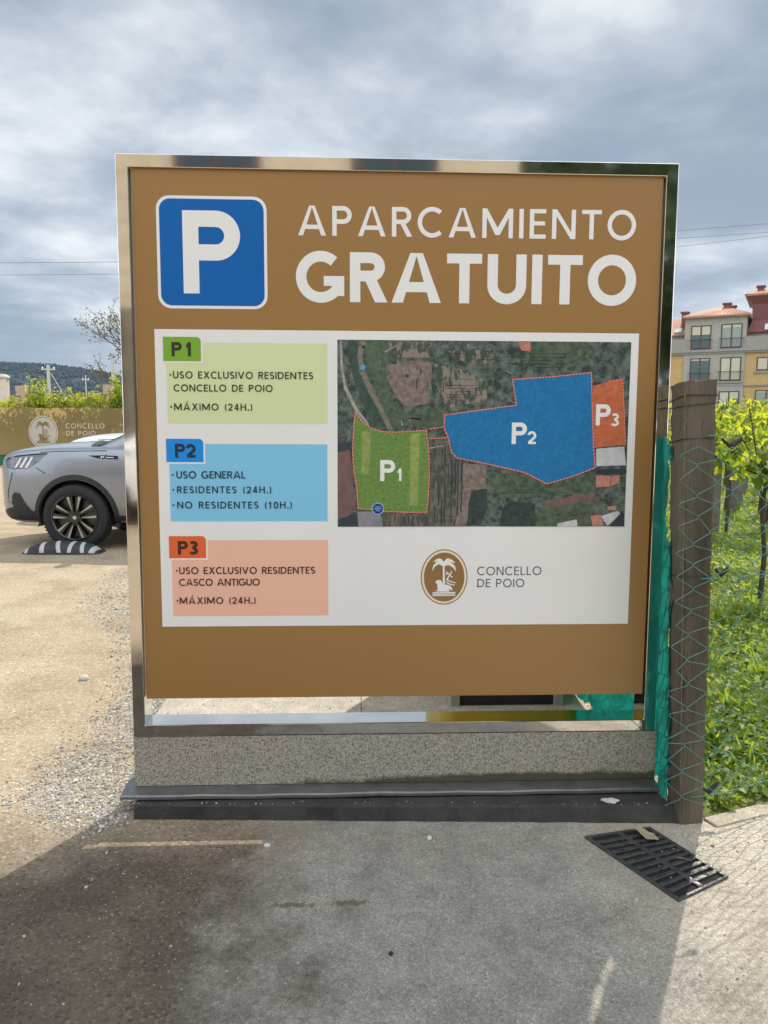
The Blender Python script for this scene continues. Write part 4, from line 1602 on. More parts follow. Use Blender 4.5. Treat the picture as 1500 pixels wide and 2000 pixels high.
def make_car(paint, label, group=None):
    root = thing('parked_car', label, 'car')
    # arches are really cut out of the body
    cut = []
    for wx in (0, 2.61):
        for sy in (-1, 1):
            m_ = MB().lathe([(0, -.16), (.392, -.16), (.392, .22), (0, .22)], 48, 'Y')
            c = m_.build('cut', [paint, M_PLAST])
            for p in c.data.polygons:
                p.material_index = 1
            bm = bmesh.new()
            bm.from_mesh(c.data)
            bmesh.ops.remove_doubles(bm, verts=bm.verts, dist=1e-5)
            bmesh.ops.recalc_face_normals(bm, faces=bm.faces)
            bm.to_mesh(c.data)
            bm.free()
            c.location = (wx, sy * .83, .345)
            cut.append(c)
    v, f = body_bm()
    for c in cut:
        pass
    me0 = smooth_mesh('car_body', v, f, 3, cut)
    me0.materials.clear()
    me0.materials.append(paint)
    me0.materials.append(M_PLAST)
    # faces inside the arches are dark
    for p in me0.polygons:
        cx, cy, cz = p.center
        for wx in (0, 2.61):
            d = math.hypot(cx - wx, cz - .345)
            if d < .399 and abs(cy) > .6 and (abs(p.normal.y) < .45 or abs(cy) < .70):
                p.material_index = 1
    for p in me0.polygons:
        p.use_smooth = True
    me0.set_sharp_from_angle(angle=R(35))
    body = bpy.data.objects.new('body', me0)
    COL.objects.link(body)
    body.parent = root
    bv = BVHTree.FromPolygons([vv.co[:] for vv in me0.vertices], [tuple(p.vertices) for p in me0.polygons])
    # cabin
    cab = []
    for x, w, z in ((.14, .77, 1.045), (.28, .765, 1.13), (.90, .70, 1.44), (1.45, .665, 1.535), (2.3, .66, 1.545), (2.9, .655, 1.49), (3.28, .68, 1.20), (3.38, .70, 1.08)):
        zb = min(1.02, z - .02)
        r = [(x, w * 1.06 if z > 1.2 else w, zb), (x, w + .02 if z > 1.2 else w, zb + (z - zb) * .45), (x, w * .94, z - .05 * (z > 1.2)), (x, w * .7, z), (x, 0, z + .008)]
        cab.append(r + [(p[0], -p[1], p[2]) for p in r[-2::-1]])
    m = len(cab[0])
    v = [p for r in cab for p in r]
    f = [(i * m + k, i * m + k + 1, (i + 1) * m + k + 1, (i + 1) * m + k) for i in range(len(cab) - 1) for k in range(m - 1)]
    mec = smooth_mesh('cabin', v, f, 2)
    mec.materials.clear()
    mec.materials.append(paint)
    for p in mec.polygons:
        p.use_smooth = True
    cb = bpy.data.objects.new('cabin', mec)
    COL.objects.link(cb)
    cb.parent = root
    bvc = BVHTree.FromPolygons([vv.co[:] for vv in mec.vertices], [tuple(p.vertices) for p in mec.polygons])

    def patch(mb_, poly, sy, off, mi=0, tree=bv, step=.03):
        """polygon in side view (x, z) laid on the car's flank"""
        pts = [Vector(p) for p in poly]
        x0, x1 = min(p.x for p in pts), max(p.x for p in pts)
        z0, z1 = min(p.y for p in pts), max(p.y for p in pts)
        vs = list(pts)
        nx, nz = int((x1 - x0) / step), int((z1 - z0) / step)

        def inside(q):
            c = False
            for i in range(len(pts)):
                a, b = pts[i], pts[i - 1]
                if (a.y > q.y) != (b.y > q.y) and q.x < (b.x - a.x) * (q.y - a.y) / (b.y - a.y) + a.x:
                    c = not c
            return c
        for i in range(1, nx + 1):
            for k in range(1, nz + 1):
                q = Vector((x0 + (i - .5) * (x1 - x0) / max(1, nx), z0 + (k - .5) * (z1 - z0) / max(1, nz)))
                if inside(q):
                    vs.append(q)
        ed = [(i, (i + 1) % len(pts)) for i in range(len(pts))]
        v2, _, f2, _, _, _ = delaunay_2d_cdt(vs, ed, [], 1, 1e-6)
        out = []
        for p in v2:
            hit = tree.ray_cast(Vector((p.x, sy * 3, p.y)), Vector((0, -sy, 0)))
            y = hit[0].y if hit[0] and hit[0].y * sy > .3 else sy * .62
            out.append((p.x, y + sy * off, p.y))
        ff = [tuple(t) for t in f2]
        mb_.add(out, ff if sy < 0 else [t[::-1] for t in ff], mi)

    for sy in (-1, 1):
        m_ = MB()
        patch(m_, [(-.780, .925), (-.73, .958), (-.62, .982), (-.45, 1.000), (-.275, 1.012), (-.37, .925), (-.44, .872), (-.51, .845), (-.66, .838), (-.745, .850)], sy, .004)
        hl_ = m_.build('headlight', M_LAMP, root, smooth=True)
        for k in range(3):
            x = -.640 + k * .062
            m_ = MB()
            patch(m_, [(x, .856), (x + .026, .856), (x + .088, .956 + k * .006), (x + .068, .960 + k * .006)], sy, .007)
            m_.build('light_strip', M_DRL, hl_, smooth=True)
        m_ = MB()
        patch(m_, [(-.780, .925), (-.73, .958), (-.62, .982), (-.45, 1.000), (-.275, 1.012), (-.30, .998), (-.45, .986), (-.62, .968), (-.72, .944)], sy, .006)
        m_.build('lamp_brow', M_GAP, hl_, smooth=True)
        m_ = MB()
        patch(m_, [(-.905, .40), (-.84, .300), (-.62, .258), (-.40, .258), (-.40, .395), (-.475, .405), (-.53, .475), (-.595, .590), (-.655, .600), (-.690, .560), (-.695, .480), (-.68, .445), (-.78, .420)], sy, .006)
        m_.build('bumper_trim', M_PLAST, root, smooth=True)
        m_ = MB()
        patch(m_, [(.40, .262), (2.2, .262), (2.2, .36), (.40, .36)], sy, .006)
        m_.build('lower_cladding', M_PLAST, root, smooth=True)
        m_ = MB()
        patch(m_, [(-.915, .425), (-.68, .450), (-.700, .485), (-.77, .500), (-.91, .475)], sy, .010)
        m_.build('bumper_blade', M_ALLOY if False else paint, root, smooth=True)
        for line in ([(-.80, .805), (-.67, .80), (-.685, .745), (-.735, .62), (-.75, .53)], [(-.40, .862), (-.30, .80)], [(-.36, 1.018), (-.10, 1.030), (.34, 1.036)],
                     [(.34, 1.00), (.30, .95), (.29, .60), (.36, .38)], [(1.42, 1.05), (1.44, .60), (1.36, .30)], [(-.80, .822), (-.62, .808)]):
            m_ = MB()
            for q in stroke(line, .0075):
                patch(m_, q, sy, .003, step=.1)
            m_.build('panel_gap', M_GAP, root)
        m_ = MB()
        patch(m_, [(.155, .988), (.24, .962), (.46, .950), (.46, .985), (.30, .990)], sy, .005)
        bs_ = m_.build('badge_strip', M_GAP, root, smooth=True)
        m_ = MB()
        for q in ([(.285, .965), (.302, .965), (.302, .978), (.285, .978)], [(.312, .965), (.316, .965), (.316, .978), (.312, .978)], [(.306, .975), (.322, .975), (.322, .979), (.306, .979)],
                  [(.335, .967), (.42, .965), (.42, .971), (.335, .973)]):
            patch(m_, q, sy, .008, step=.1)
        m_.build('badge', M_CHROME, bs_)
        for wx in (0, 2.61):                        # arch cladding follows the cut edge
            m_ = MB()
            n_ = 40
            for k in range(n_ + 1):
                a = R(-14 + 208 * k / n_)
                for r_ in (.388, .398, .440, .447):
                    x, z = wx + r_ * math.cos(a), .345 + r_ * math.sin(a)
                    hit = bv.ray_cast(Vector((x if r_ > .4 else wx + .402 * math.cos(a), sy * 3, z if r_ > .4 else .345 + .402 * math.sin(a))), Vector((0, -sy, 0)))
                    y = hit[0].y if hit[0] and abs(hit[0].y) > .70 else sy * .80
                    o_ = {.388: -.03, .398: .016, .440: .012, .447: -.002}[r_]
                    m_.v.append((x, y + sy * o_, z))
            for k in range(n_):
                for j in range(3):
                    q = (k * 4 + j, k * 4 + j + 1, (k + 1) * 4 + j + 1, (k + 1) * 4 + j)
                    m_.f.append(q if sy > 0 else q[::-1])
                    m_.m.append(0)
            m_.build('arch_trim', M_PLAST, root, smooth=True)
        m_ = MB()
        patch(m_, [(.58, 1.10), (1.36, 1.10), (1.36, 1.44), (1.04, 1.425)], sy, .004, tree=bvc, step=.08)
        m_.build('side_window', M_GLASS, root, smooth=True)
        m_ = MB()
        patch(m_, [(1.42, 1.10), (2.30, 1.10), (2.30, 1.46), (1.42, 1.45)], sy, .004, tree=bvc, step=.08)
        m_.build('side_window', M_GLASS, root, smooth=True)
        m_ = MB()
        m_.lathe([(0, -.10), (.07, -.08), (.085, 0), (.06, .07), (0, .09)], 14, 'Y')
        m_.v = [(.66 + x * .7, sy * (.93 + y * .9), 1.09 + z * .9) for x, y, z in m_.v]
        m_.build('mirror', M_PLAST, root, smooth=True)
    # windscreen laid on the cabin from above
    m_ = MB()
    nx, ny = 8, 14
    for i in range(nx + 1):
        for k in range(ny + 1):
            x = .21 + .80 * i / nx
            y = (k / ny * 2 - 1) * (.70 - .10 * i / nx)
            hit = bvc.ray_cast(Vector((x, y, 3)), Vector((0, 0, -1)))
            m_.v.append((x, y, (hit[0].z if hit[0] else 1.1) + .005))
    for i in range(nx):
        for k in range(ny):
            a = i * (ny + 1) + k
            m_.f.append((a, a + ny + 1, a + ny + 2, a + 1))
            m_.m.append(0)
    m_.build('windscreen', M_GLASSL, root, smooth=True)
    m_ = MB()                                        # black cowl and wiper bay in front of the glass
    for i in range(4):
        for k in range(11):
            y = (k / 10 * 2 - 1) * .72
            x = .03 + .17 * i / 3 + .10 * (abs(y) / .72) ** 2
            hit = bv.ray_cast(Vector((x, y, 3)), Vector((0, 0, -1)))
            hc = bvc.ray_cast(Vector((x, y, 3)), Vector((0, 0, -1)))
            z = max(hit[0].z if hit[0] else 1.04, hc[0].z if hc[0] else 0)
            m_.v.append((x, y, z + .004))
    for i in range(3):
        for k in range(10):
            a = i * 11 + k
            m_.f.append((a, a + 11, a + 12, a + 1))
            m_.m.append(0)
    m_.build('cowl', M_PLAST, root, smooth=True)
    m_ = MB()                                        # grille on the nose
    for i in range(9):
        for k in range(6):
            y, z = (i / 8 * 2 - 1) * .50, .58 + .30 * k / 5
            hit = bv.ray_cast(Vector((-3, y, z)), Vector((1, 0, 0)))
            m_.v.append(((hit[0].x if hit[0] else -.85) - .005, y, z))
    for i in range(8):
        for k in range(5):
            a = i * 6 + k
            m_.f.append((a, a + 1, a + 7, a + 6))
            m_.m.append(0)
    m_.build('grille', M_PLAST, root, smooth=True)
    # wheels
    for wx in (0, 2.61):
        for sy in (-1, 1):
            w = MB().lathe([(.225, .098), (.262, .112), (.300, .113), (.330, .100), (.343, .070), (.346, 0), (.343, -.07), (.325, -.105), (.26, -.11), (.225, -.09)], 56, 'Y')
            for p in range(60):                     # tread blocks
                a = 2 * PI * p / 60
                c, s = math.cos(a), math.sin(a)
                t = Vector((-s, 0, c))
                nrm = Vector((c, 0, s))
                b_ = nrm * .3445
                w.add([tuple(b_ + t * u + Vector((0, yy, 0)) + nrm * h_) for h_ in (-.004, .0035) for u, yy in ((-.007, -.085), (.007, -.085), (.007, .085), (-.007, .085))],
                      [(4, 5, 6, 7), (0, 1, 5, 4), (1, 2, 6, 5), (2, 3, 7, 6), (3, 0, 4, 7)])
            wo = w.build('wheel', M_TYRE, root, smooth=True, angle=35)
            wo.location = (wx, sy * .785, .345)
            if sy > 0:
                wo.scale = (1, 1, 1)
            else:
                wo.rotation_euler = (0, 0, PI)
            rm = MB()
            rm.lathe([(.242, .116), (.232, .117), (.222, .105), (.214, .03), (.21, -.07)], 56, 'Y', mi=1)
            rm.lathe([(.222, .03), (.05, .028), (0, .03)], 40, 'Y', mi=1)
            for k in range(5):
                a0 = 2 * PI * k / 5 + .30
                for d_ in (-.21, .21):
                    a = a0 + d_
                    c, s = math.cos(a), math.sin(a)
                    rad, tan = Vector((c, 0, s)), Vector((-s, 0, c))
                    sgn = 1 if d_ > 0 else -1
                    prof_ = [(.050, .016, .0), (.14, .013, .0), (.226, .028, .0)]
                    vs = []
                    for r_, hw_, _z in prof_:
                        for u in (-1, 1):
                            vs.append(tuple(rad * r_ + tan * (u * hw_ + sgn * (.012 if r_ < .1 else 0)) + Vector((0, .104 if r_ > .1 else .098, 0))))
                    vs += [(x, y - .045, z) for x, y, z in vs]
                    rm.add(vs, [(0, 1, 3, 2), (2, 3, 5, 4)], 1)
                    rm.add(vs, [(0, 2, 8, 6), (2, 4, 10, 8), (3, 1, 7, 9), (5, 3, 9, 11)], 1)
                    # machined bright facet along one edge of the spoke
                    f_ = [tuple(rad * .085 + tan * sgn * .008 + Vector((0, .1055, 0))), tuple(rad * .085 + tan * sgn * .014 + Vector((0, .1055, 0))),
                          tuple(rad * .224 + tan * sgn * .030 + Vector((0, .1075, 0))), tuple(rad * .224 + tan * sgn * .002 + Vector((0, .1075, 0)))]
                    rm.add(f_, [(0, 1, 2, 3), (3, 2, 1, 0)], 0)
            rm.lathe([(.060, .100), (.056, .108), (.034, .110), (0, .111)], 24, 'Y', mi=1)
            rm.lathe([(.020, .1112), (0, .1118)], 12, 'Y', mi=0)
            ro = rm.build('rim', [M_ALLOY, M_RIMB], wo, smooth=True, angle=30)
    return root


car = make_car(M_SILV, 'silver blue SUV with black wheel arches parked behind the striped rubber stop')
CARY = 5.663 + .90
car.location = (-3.045, CARY, 0)
car.rotation_euler = (0, 0, R(-3))
car.scale = (1.02, 1.02, 1.02)
car2 = copy_tree(car)
car2.location = (-3.30, 9.4, 0)
car2.scale = (1.12, 1.05, 1.105)
car2.rotation_euler = (0, 0, R(-4))
tag(car2, 'white car standing behind the bonnet of the silver blue SUV', 'car')
for o in [x for x in bpy.data.objects if x.parent == car2 and x.name.split('.')[0] in ('body', 'cabin', 'bumper_blade')]:
    o.data = o.data.copy()
    o.data.materials[0] = M_CWHT

# rubber stop with white stripes
M_RUB = mat('stop_rubber', (.030, .031, .036), .75, (.045, .045, .05), 12, bump=.3, bscale=60)
M_STRIPE = mat('stripe_paint', (.42, .42, .41), .6, (.52, .52, .50), 20)
stop = thing('parking_stop', 'low black rubber parking stop with white stripes in front of the silver blue SUV', 'parking stop', (-3.165, 5.52, 0), R(-1))
LB, HB, DB = .80, .120, .30


def hump(t, s):                          # t along (-1..1), s across (0..1)
    a = s * PI
    h_ = HB * (max(0, 1 - abs(t) ** 2.6)) ** .62 * math.sin(a) ** .75
    return (t * LB / 2 * 1.0, -math.cos(a) * DB / 2 * (1 - .25 * abs(t) ** 4), max(.002, h_))


m_ = MB()
n1, n2 = 40, 14
for i in range(n1 + 1):
    for k in range(n2 + 1):
        m_.v.append(hump(-1 + 2 * i / n1, k / n2))
for i in range(n1):
    for k in range(n2):
        a = i * (n2 + 1) + k
        m_.f.append((a, a + n2 + 1, a + n2 + 2, a + 1))
        m_.m.append(0)
m_.build('rubber_body', M_RUB, stop, smooth=True)
for t0, t1, sl in ((-.90, -.81, .0), (-.50, -.38, .04), (-.075, .035, .13), (.22, .32, -.05), (.53, .63, .06), (.76, .90, -.08)):
    m_ = MB()
    for i in range(5):
        for k in range(9):
            s_ = .03 + .50 * k / 8
            x, y, z = hump(max(-.99, min(.99, t0 + (t1 - t0) * i / 4 - sl * (k / 8 - .2))), s_)
            m_.v.append((x, y - .003, z + .003))
    for i in range(4):
        for k in range(8):
            a = i * 9 + k
            m_.f.append((a, a + 9, a + 10, a + 1))
            m_.m.append(0)
    m_.build('stripe', M_STRIPE, stop, smooth=True)

# ------------------------------------------------------------------ banner along the far side of the lot
M_BAN = mat('banner_cloth', (.27, .205, .095), .8, (.31, .235, .11), .8, trans=.55, tcol=(.62, .46, .20), bump=.5, bscale=1.5)
M_BANW = mat('banner_print', (.66, .64, .60), .8, trans=.45, tcol=(.85, .82, .76))
M_BANL = mat('banner_line', (.74, .70, .62), .8, trans=.4, tcol=(.9, .85, .75))
M_GSTRIP = mat('green_mesh', (.02, .12, .075), .8, (.03, .16, .10), 8, trans=.3)
BY = 24.05
ban = thing('banner', 'long tan cloth banner with a white oval emblem and lettering hung behind the cars', 'banner', (-10.0, BY, 0))


def wave(x, z):
    return .020 * math.sin(x * 1.3 + z * .6) + .006 * math.sin(x * 2.6 + 1.0 - z * 1.2)


m_ = MB()
X0, X1, NX, NZ = -8.5, 7.0, 160, 16
for i in range(NX + 1):
    x = X0 + (X1 - X0) * i / NX
    for k in range(NZ + 1):
        z = .36 + 1.59 * k / NZ + (.012 * math.sin(x * 2.1) if k == NZ else 0)
        m_.v.append((x, wave(x, z), z))
for i in range(NX):
    for k in range(NZ):
        a = i * (NZ + 1) + k
        m_.f.append((a, a + NZ + 1, a + NZ + 2, a + 1))
        m_.m.append(0)
m_.build('cloth', M_BAN, ban, smooth=True)
m_ = MB()
for i in range(NX):
    xa, xb = X0 + (X1 - X0) * i / NX, X0 + (X1 - X0) * (i + 1) / NX
    m_.add([(xa, wave(xa, .3) + .02, .0), (xb, wave(xb, .3) + .02, .0), (xb, wave(xb, .3) + .02, .37), (xa, wave(xa, .3) + .02, .37)], [(0, 1, 2, 3)])
m_.build('green_hem', M_GSTRIP, ban)
to_b = lambda yy: (lambda a, b: (a, wave(a, b) - .014 + yy, b))
m_ = MB()
ew, eh = .485, .555
m_.flat([q for q in ring(-.605, 1.13, ew, eh, .03, 48)], to_b(0), 1)
inner = ellipse(-.605, 1.13, ew * .90, eh * .90, 40)
m_.flat([inner], to_b(0), 0)
m_.build('emblem_disc', [M_BANW, M_BANL], ban)
m_ = MB()
m_.flat([[(-.605 + p[0] * eh * .98, 1.13 + p[1] * eh * .98) for p in poly] for poly in EMBLEM.values()], to_b(-.010), 0)
m_.build('emblem_figure', M_BAN, ban)
m_ = MB()
add_text(m_, 'CONCELLO', .135, 1.265, .165, .14, 0, 0, to_b(0), width=1.30)
add_text(m_, 'DE POIO', .145, 1.02, .160, .14, 0, 0, to_b(0), width=.98, space=.3)
m_.build('lettering', M_BANL, ban)
for k in range(7):
    x = X0 + .3 + k * 2.45
    MB().tube([(x, .075, -.05), (x, .075, 2.02)], .028, 8).build('post', M_POST, ban)


# ------------------------------------------------------------------ leaves
def leaf_mat(name, c, c2, tcol, trans=.5, island=.35):
    return mat(name, c, .5, c2, 1.5, 2, island=island, trans=trans, tcol=tcol)


M_VINE = leaf_mat('vine_leaf', (.045, .095, .014), (.095, .15, .022), (.42, .55, .03), .52)
M_VINEY = leaf_mat('young_vine_leaf', (.11, .15, .018), (.17, .20, .03), (.75, .80, .05), .58)
M_BARK = mat('vine_bark', (.050, .038, .028), .95, (.10, .08, .06), 20, 8, bump=1.0, bscale=40, stretch=(1, 1, .3))
LEAF = [(0, 0), (.26, .10), (.50, .02), (.52, .40), (.30, .55), (.22, .95), (0, 1.08), (-.22, .95), (-.30, .55), (-.52, .40), (-.50, .02), (-.26, .10)]


def add_leaf(m_, p, s, rg_, up=.4, mi=0):
    nrm = Vector((rg_.gauss(0, 1), rg_.gauss(0, 1), rg_.gauss(up, 1)))
    nrm = nrm.normalized() if nrm.length > .1 else Vector((0, 0, 1))
    t = nrm.orthogonal().normalized()
    t = Quaternion(nrm, rg_.uniform(0, 6.3)) @ t
    b = nrm.cross(t)
    fold = rg_.uniform(.1, .45)
    vs = [(p[0], p[1], p[2])]
    c = Vector(p) + t * .45 * s
    vs = [tuple(c - nrm * .10 * s)]
    for a, q in LEAF:
        w = Vector(p) + b * a * s + t * q * s + nrm * (abs(a) * fold * s)
        vs.append(tuple(w))
    n_ = len(LEAF)
    m_.add(vs, [(0, 1 + i, 1 + (i + 1) % n_) for i in range(n_)], mi)


def small_leaf(m_, p, s, rg_, up=.4, mi=0):
    nrm = Vector((rg_.gauss(0, 1), rg_.gauss(0, 1), rg_.gauss(up, 1)))
    nrm = nrm.normalized() if nrm.length > .1 else Vector((0, 0, 1))
    t = Quaternion(nrm, rg_.uniform(0, 6.3)) @ nrm.orthogonal().normalized()
    b = nrm.cross(t)
    P_ = Vector(p)
    m_.add([tuple(P_), tuple(P_ + t * .5 * s + b * .42 * s + nrm * .1 * s), tuple(P_ + t * s), tuple(P_ + t * .5 * s - b * .42 * s + nrm * .1 * s)], [(0, 1, 2), (0, 2, 3)], mi)


# vines standing behind the banner: each its own trunk and crown
rg = random.Random(31)
vx = [-14.6, -13.5, -12.45, -11.5, -10.75, -9.8, -8.95, -8.1, -7.0, -5.9]
hts = [2.45, 2.35, 2.30, 2.40, 2.75, 2.55, 2.60, 2.85, 2.7, 2.6]
far_lab = ['low vine at the far left end of the banner', 'low green vine behind the left stretch of the banner', 'low vine above the bare cloth left of the oval emblem', 'low vine just left of the oval emblem',
           'taller vine with a shoot rising above the oval emblem', 'bushy vine above the gap between emblem and lettering', 'yellow green vine above the banner lettering', 'tall bright vine next to the steel frame of the sign',
           'vine behind the banner hidden by the sign near its left side', 'vine behind the banner hidden by the middle of the sign']
for k, (x, h_) in enumerate(zip(vx, hts)):
    t = thing('vine', far_lab[k], 'vine', (x, BY + .62, 0), 0, 'vines behind the banner')
    m_ = MB()
    m_.tube([(0, 0, -.05), (.04, .02, .6), (-.03, 0, 1.3), (.02, 0, 1.75)], [.05, .04, .035, .02], 6)
    for q in range(7):
        a = rg.uniform(-.6, .6)
        m_.tube([(.02, 0, 1.5), (a * .6, rg.uniform(-.1, .1), 1.9), (a, rg.uniform(-.2, .2), h_ - .2)], .010, 4)
    m_.build('trunk', M_BARK, t, smooth=True)
    m_ = MB()
    shoots = [(rg.gauss(0, .38), rg.gauss(0, .22), h_ * rg.uniform(.84, 1.0)) for _ in range(26)]
    if h_ > 2.7:
        shoots += [(rg.gauss(-.1, .14), rg.gauss(0, .1), h_ + rg.uniform(.05, .35)) for _ in range(7)]
    for sx_, sy_, sz_ in shoots:
        for q in range(34):
            u = rg.random() ** .55
            z = .8 + (sz_ - .8) * u
            add_leaf(m_, (sx_ + rg.gauss(0, .09), max(-.45, sy_ + rg.gauss(0, .09)), z), rg.uniform(.06, .13) * (1.1 - .3 * u), rg, .5, 1 if u > .72 and rg.random() < .7 else 0)
    m_.build('foliage', [M_VINE, M_VINEY], t)

# ------------------------------------------------------------------ far left: hill, houses, poles, tree, wires
M_HILL = mat('forest_hill', (.010, .024, .034), .95, (.017, .036, .046), .035, 10, bump=1, bscale=.05)
hl = MB()
rg = random.Random(41)
prof_h = [(-1500, 40), (-900, 66), (-640, 74), (-520, 73), (-413, 71.5), (-377, 70.5), (-341, 69), (-323, 66), (-293, 62), (-269, 57), (-200, 44), (-120, 40), (0, 46), (140, 40), (300, 24), (520, 30), (900, 40), (1500, 30)]


def hill_h(x):
    for (a, ha), (b, hb) in zip(prof_h, prof_h[1:]):
        if a <= x <= b:
            t = (x - a) / (b - a)
            t = t * t * (3 - 2 * t)
            return ha + (hb - ha) * t
    return 30


nxh, nyh = 420, 14
for i in range(nxh + 1):
    x = -1500 + 3000 * i / nxh
    if -520 < x < -200:
        pass
    for k in range(nyh + 1):
        s = k / nyh
        y = 640 + 420 * s
        e = math.sin(min(1, s * 1.45) * PI / 2) if s < .69 else 1 - (s - .69) * .8
        hgt = hill_h(x) * e
        hl.v.append((x, y, hgt + (rg.uniform(-1.2, 1.9) if k else -2)))
for i in range(nxh):
    for k in range(nyh):
        a = i * (nyh + 1) + k
        hl.f.append((a, a + nyh + 1, a + nyh + 2, a + 1))
        hl.m.append(0)
# tree tops along the slope and the crest
for _ in range(5200):
    x = rg.uniform(-560, -150)
    s = rg.choice([rg.uniform(.05, .72), rg.uniform(.55, .72)])
    y = 640 + 420 * s
    z = hill_h(x) * math.sin(min(1, s * 1.45) * PI / 2)
    r_ = rg.uniform(2.0, 4.6)
    b_ = [(0, 0, r_ * rg.uniform(.8, 1.5))] + [(r_ * .9 * math.cos(a) * rg.uniform(.7, 1.1), r_ * .9 * math.sin(a), r_ * rg.uniform(-.1, .5)) for a in (0, 1.26, 2.51, 3.77, 5.03)] + [(0, 0, -r_)]
    hl.add([(x + p[0], y + p[1], z + p[2]) for p in b_], [(0, 1 + q, 1 + (q + 1) % 5) for q in range(5)] + [(6, 1 + (q + 1) % 5, 1 + q) for q in range(5)])
tag(hl.build('hill', M_HILL), kind='structure')

M_TERRA = mat('terracotta', (.25, .135, .095), .9, (.36, .22, .16), 8, 8)
M_RENDER = mat('pale_render', (.52, .46, .38), .9, (.60, .54, .46), 4)
M_PINKW = mat('pink_render', (.42, .30, .24), .9, (.50, .37, .30), 4)
M_POLE = mat('concrete_pole', (.42, .41, .39), .85, (.50, .49, .46), 6)
M_CABLE = mat('cable', (.05, .055, .06), .6)


def house(label, x, y, w, d, h_, rh, wallm, rz=0.0):
    t = thing('house', label, 'house', (x, y, 0), rz)
    MB().box(-w / 2, w / 2, -d / 2, d / 2, -.1, h_).build('wall', wallm, t)
    m_ = MB()
    o_ = .35
    m_.add([(-w / 2 - o_, -d / 2 - o_, h_ + .004), (w / 2 + o_, -d / 2 - o_, h_ + .004), (w / 2 + o_, d / 2 + o_, h_ + .004), (-w / 2 - o_, d / 2 + o_, h_ + .004),
            (-w / 2 + .6, 0, h_ + rh), (w / 2 - .6, 0, h_ + rh)], [(0, 1, 5, 4), (1, 2, 5), (2, 3, 4, 5), (3, 0, 4), (3, 2, 1, 0)])
    for i in range(int(w / .28)):
        xx = -w / 2 - .2 + i * .28
        m_.tube([(xx, -d / 2 - o_, h_ + .03), (min(max(xx, -w / 2 + .6), w / 2 - .6), 0, h_ + rh + .03)], .06, 5)
    r_ = m_.build('roof', M_TERRA, t, smooth=True, angle=60)
    MB().box(-w * .3, -w * .3 + .5, -.25, .25, h_ + rh * .4, h_ + rh + .55).build('chimney', wallm, r_)
    for k in range(3):
        xx = -w / 2 + w * (k + .5) / 3
        f_ = MB().box(xx - .5, xx + .5, -d / 2 - .02, -d / 2 + .05, h_ - 1.7, h_ - .6).build('window', M_PLAST, t)
    return t


house('low house with a terracotta roof beyond the vines, left of the pole', -17.5, 41, 3.6, 5, 2.45, .55, M_PINKW)
house('long low house with a terracotta roof rising behind the vines right of the pole', -13.0, 43, 5.0, 5, 2.60, .60, M_PINKW)
ch = thing('chimney_stack', 'pale chimney stack with a white cap at the left edge of the photo', 'chimney', (-18.35, 38.8, 0))
MB().box(-.22, .22, -.22, .22, -.1, 3.80).build('shaft', M_RENDER, ch, bevel=.02)
MB().lathe([(0, 3.80), (.30, 3.80), (.34, 3.86), (.30, 3.95), (.14, 4.03), (0, 4.04)], 20).build('cap', M_POLE, ch, smooth=True)


def util_pole(label, x, y, h_, r_, arms, box_):
    t = thing('utility_pole', label, 'utility pole', (x, y, 0), 0, 'utility poles beyond the vines')
    MB().tube([(0, 0, -.1), (0, 0, h_)], [r_, r_ * .62], 10).build('pole', M_POLE, t, smooth=True)
    for z_, w_ in arms:
        MB().box(-w_ / 2, w_ / 2, -.04, .04, z_, z_ + .07).build('crossarm', M_POLE, t)
        for s_ in (-.42, 0, .42):
            MB().lathe([(0, z_ + .072), (.035, z_ + .072), (.045, z_ + .12), (.02, z_ + .16), (0, z_ + .17)], 8, at=(s_ * w_, 0, 0)).build('insulator', M_CWHT, t, smooth=True)
    if box_:
        MB().box(-.34, -.10, -.25, -.02, h_ * .62, h_ * .74).build('junction_box', M_RENDER, t, bevel=.02)
    return t


util_pole('pale utility pole with a box and a stay wire, in front of the hill', -16.1, 39.0, 4.55, .13, [(4.28, .7)], True)
util_pole('tall pale pole beside the bare tree near the sign frame', -12.85, 39.3, 5.2, .12, [(4.85, .6)], False)
util_pole('thin distant mast in front of the hill between the two poles', -20.6, 58.0, 5.3, .06, [(4.9, .5)], False)
st = MB().tube([(-15.95, 38.95, 4.1), (-14.9, 38.7, 2.4)], .02, 5)
tag(st.build('stay_wire', M_POLE), 'slanting pale stay wire on the right of the pole with the box', 'wire')

M_TBARK = mat('tree_bark', (.075, .062, .055), .95, (.13, .11, .095), 14, 8, bump=.8, bscale=30)
M_TLEAF = mat('bronze_leaf', (.11, .085, .045), .7, (.16, .14, .07), 2, island=.4, trans=.35, tcol=(.30, .24, .09))
tree = thing('tree', 'thin almost bare tree with small bronze leaves beside the top left of the sign', 'tree', (-8.55, 28.4, 0))
rg = random.Random(57)
tb, tl = MB(), MB()


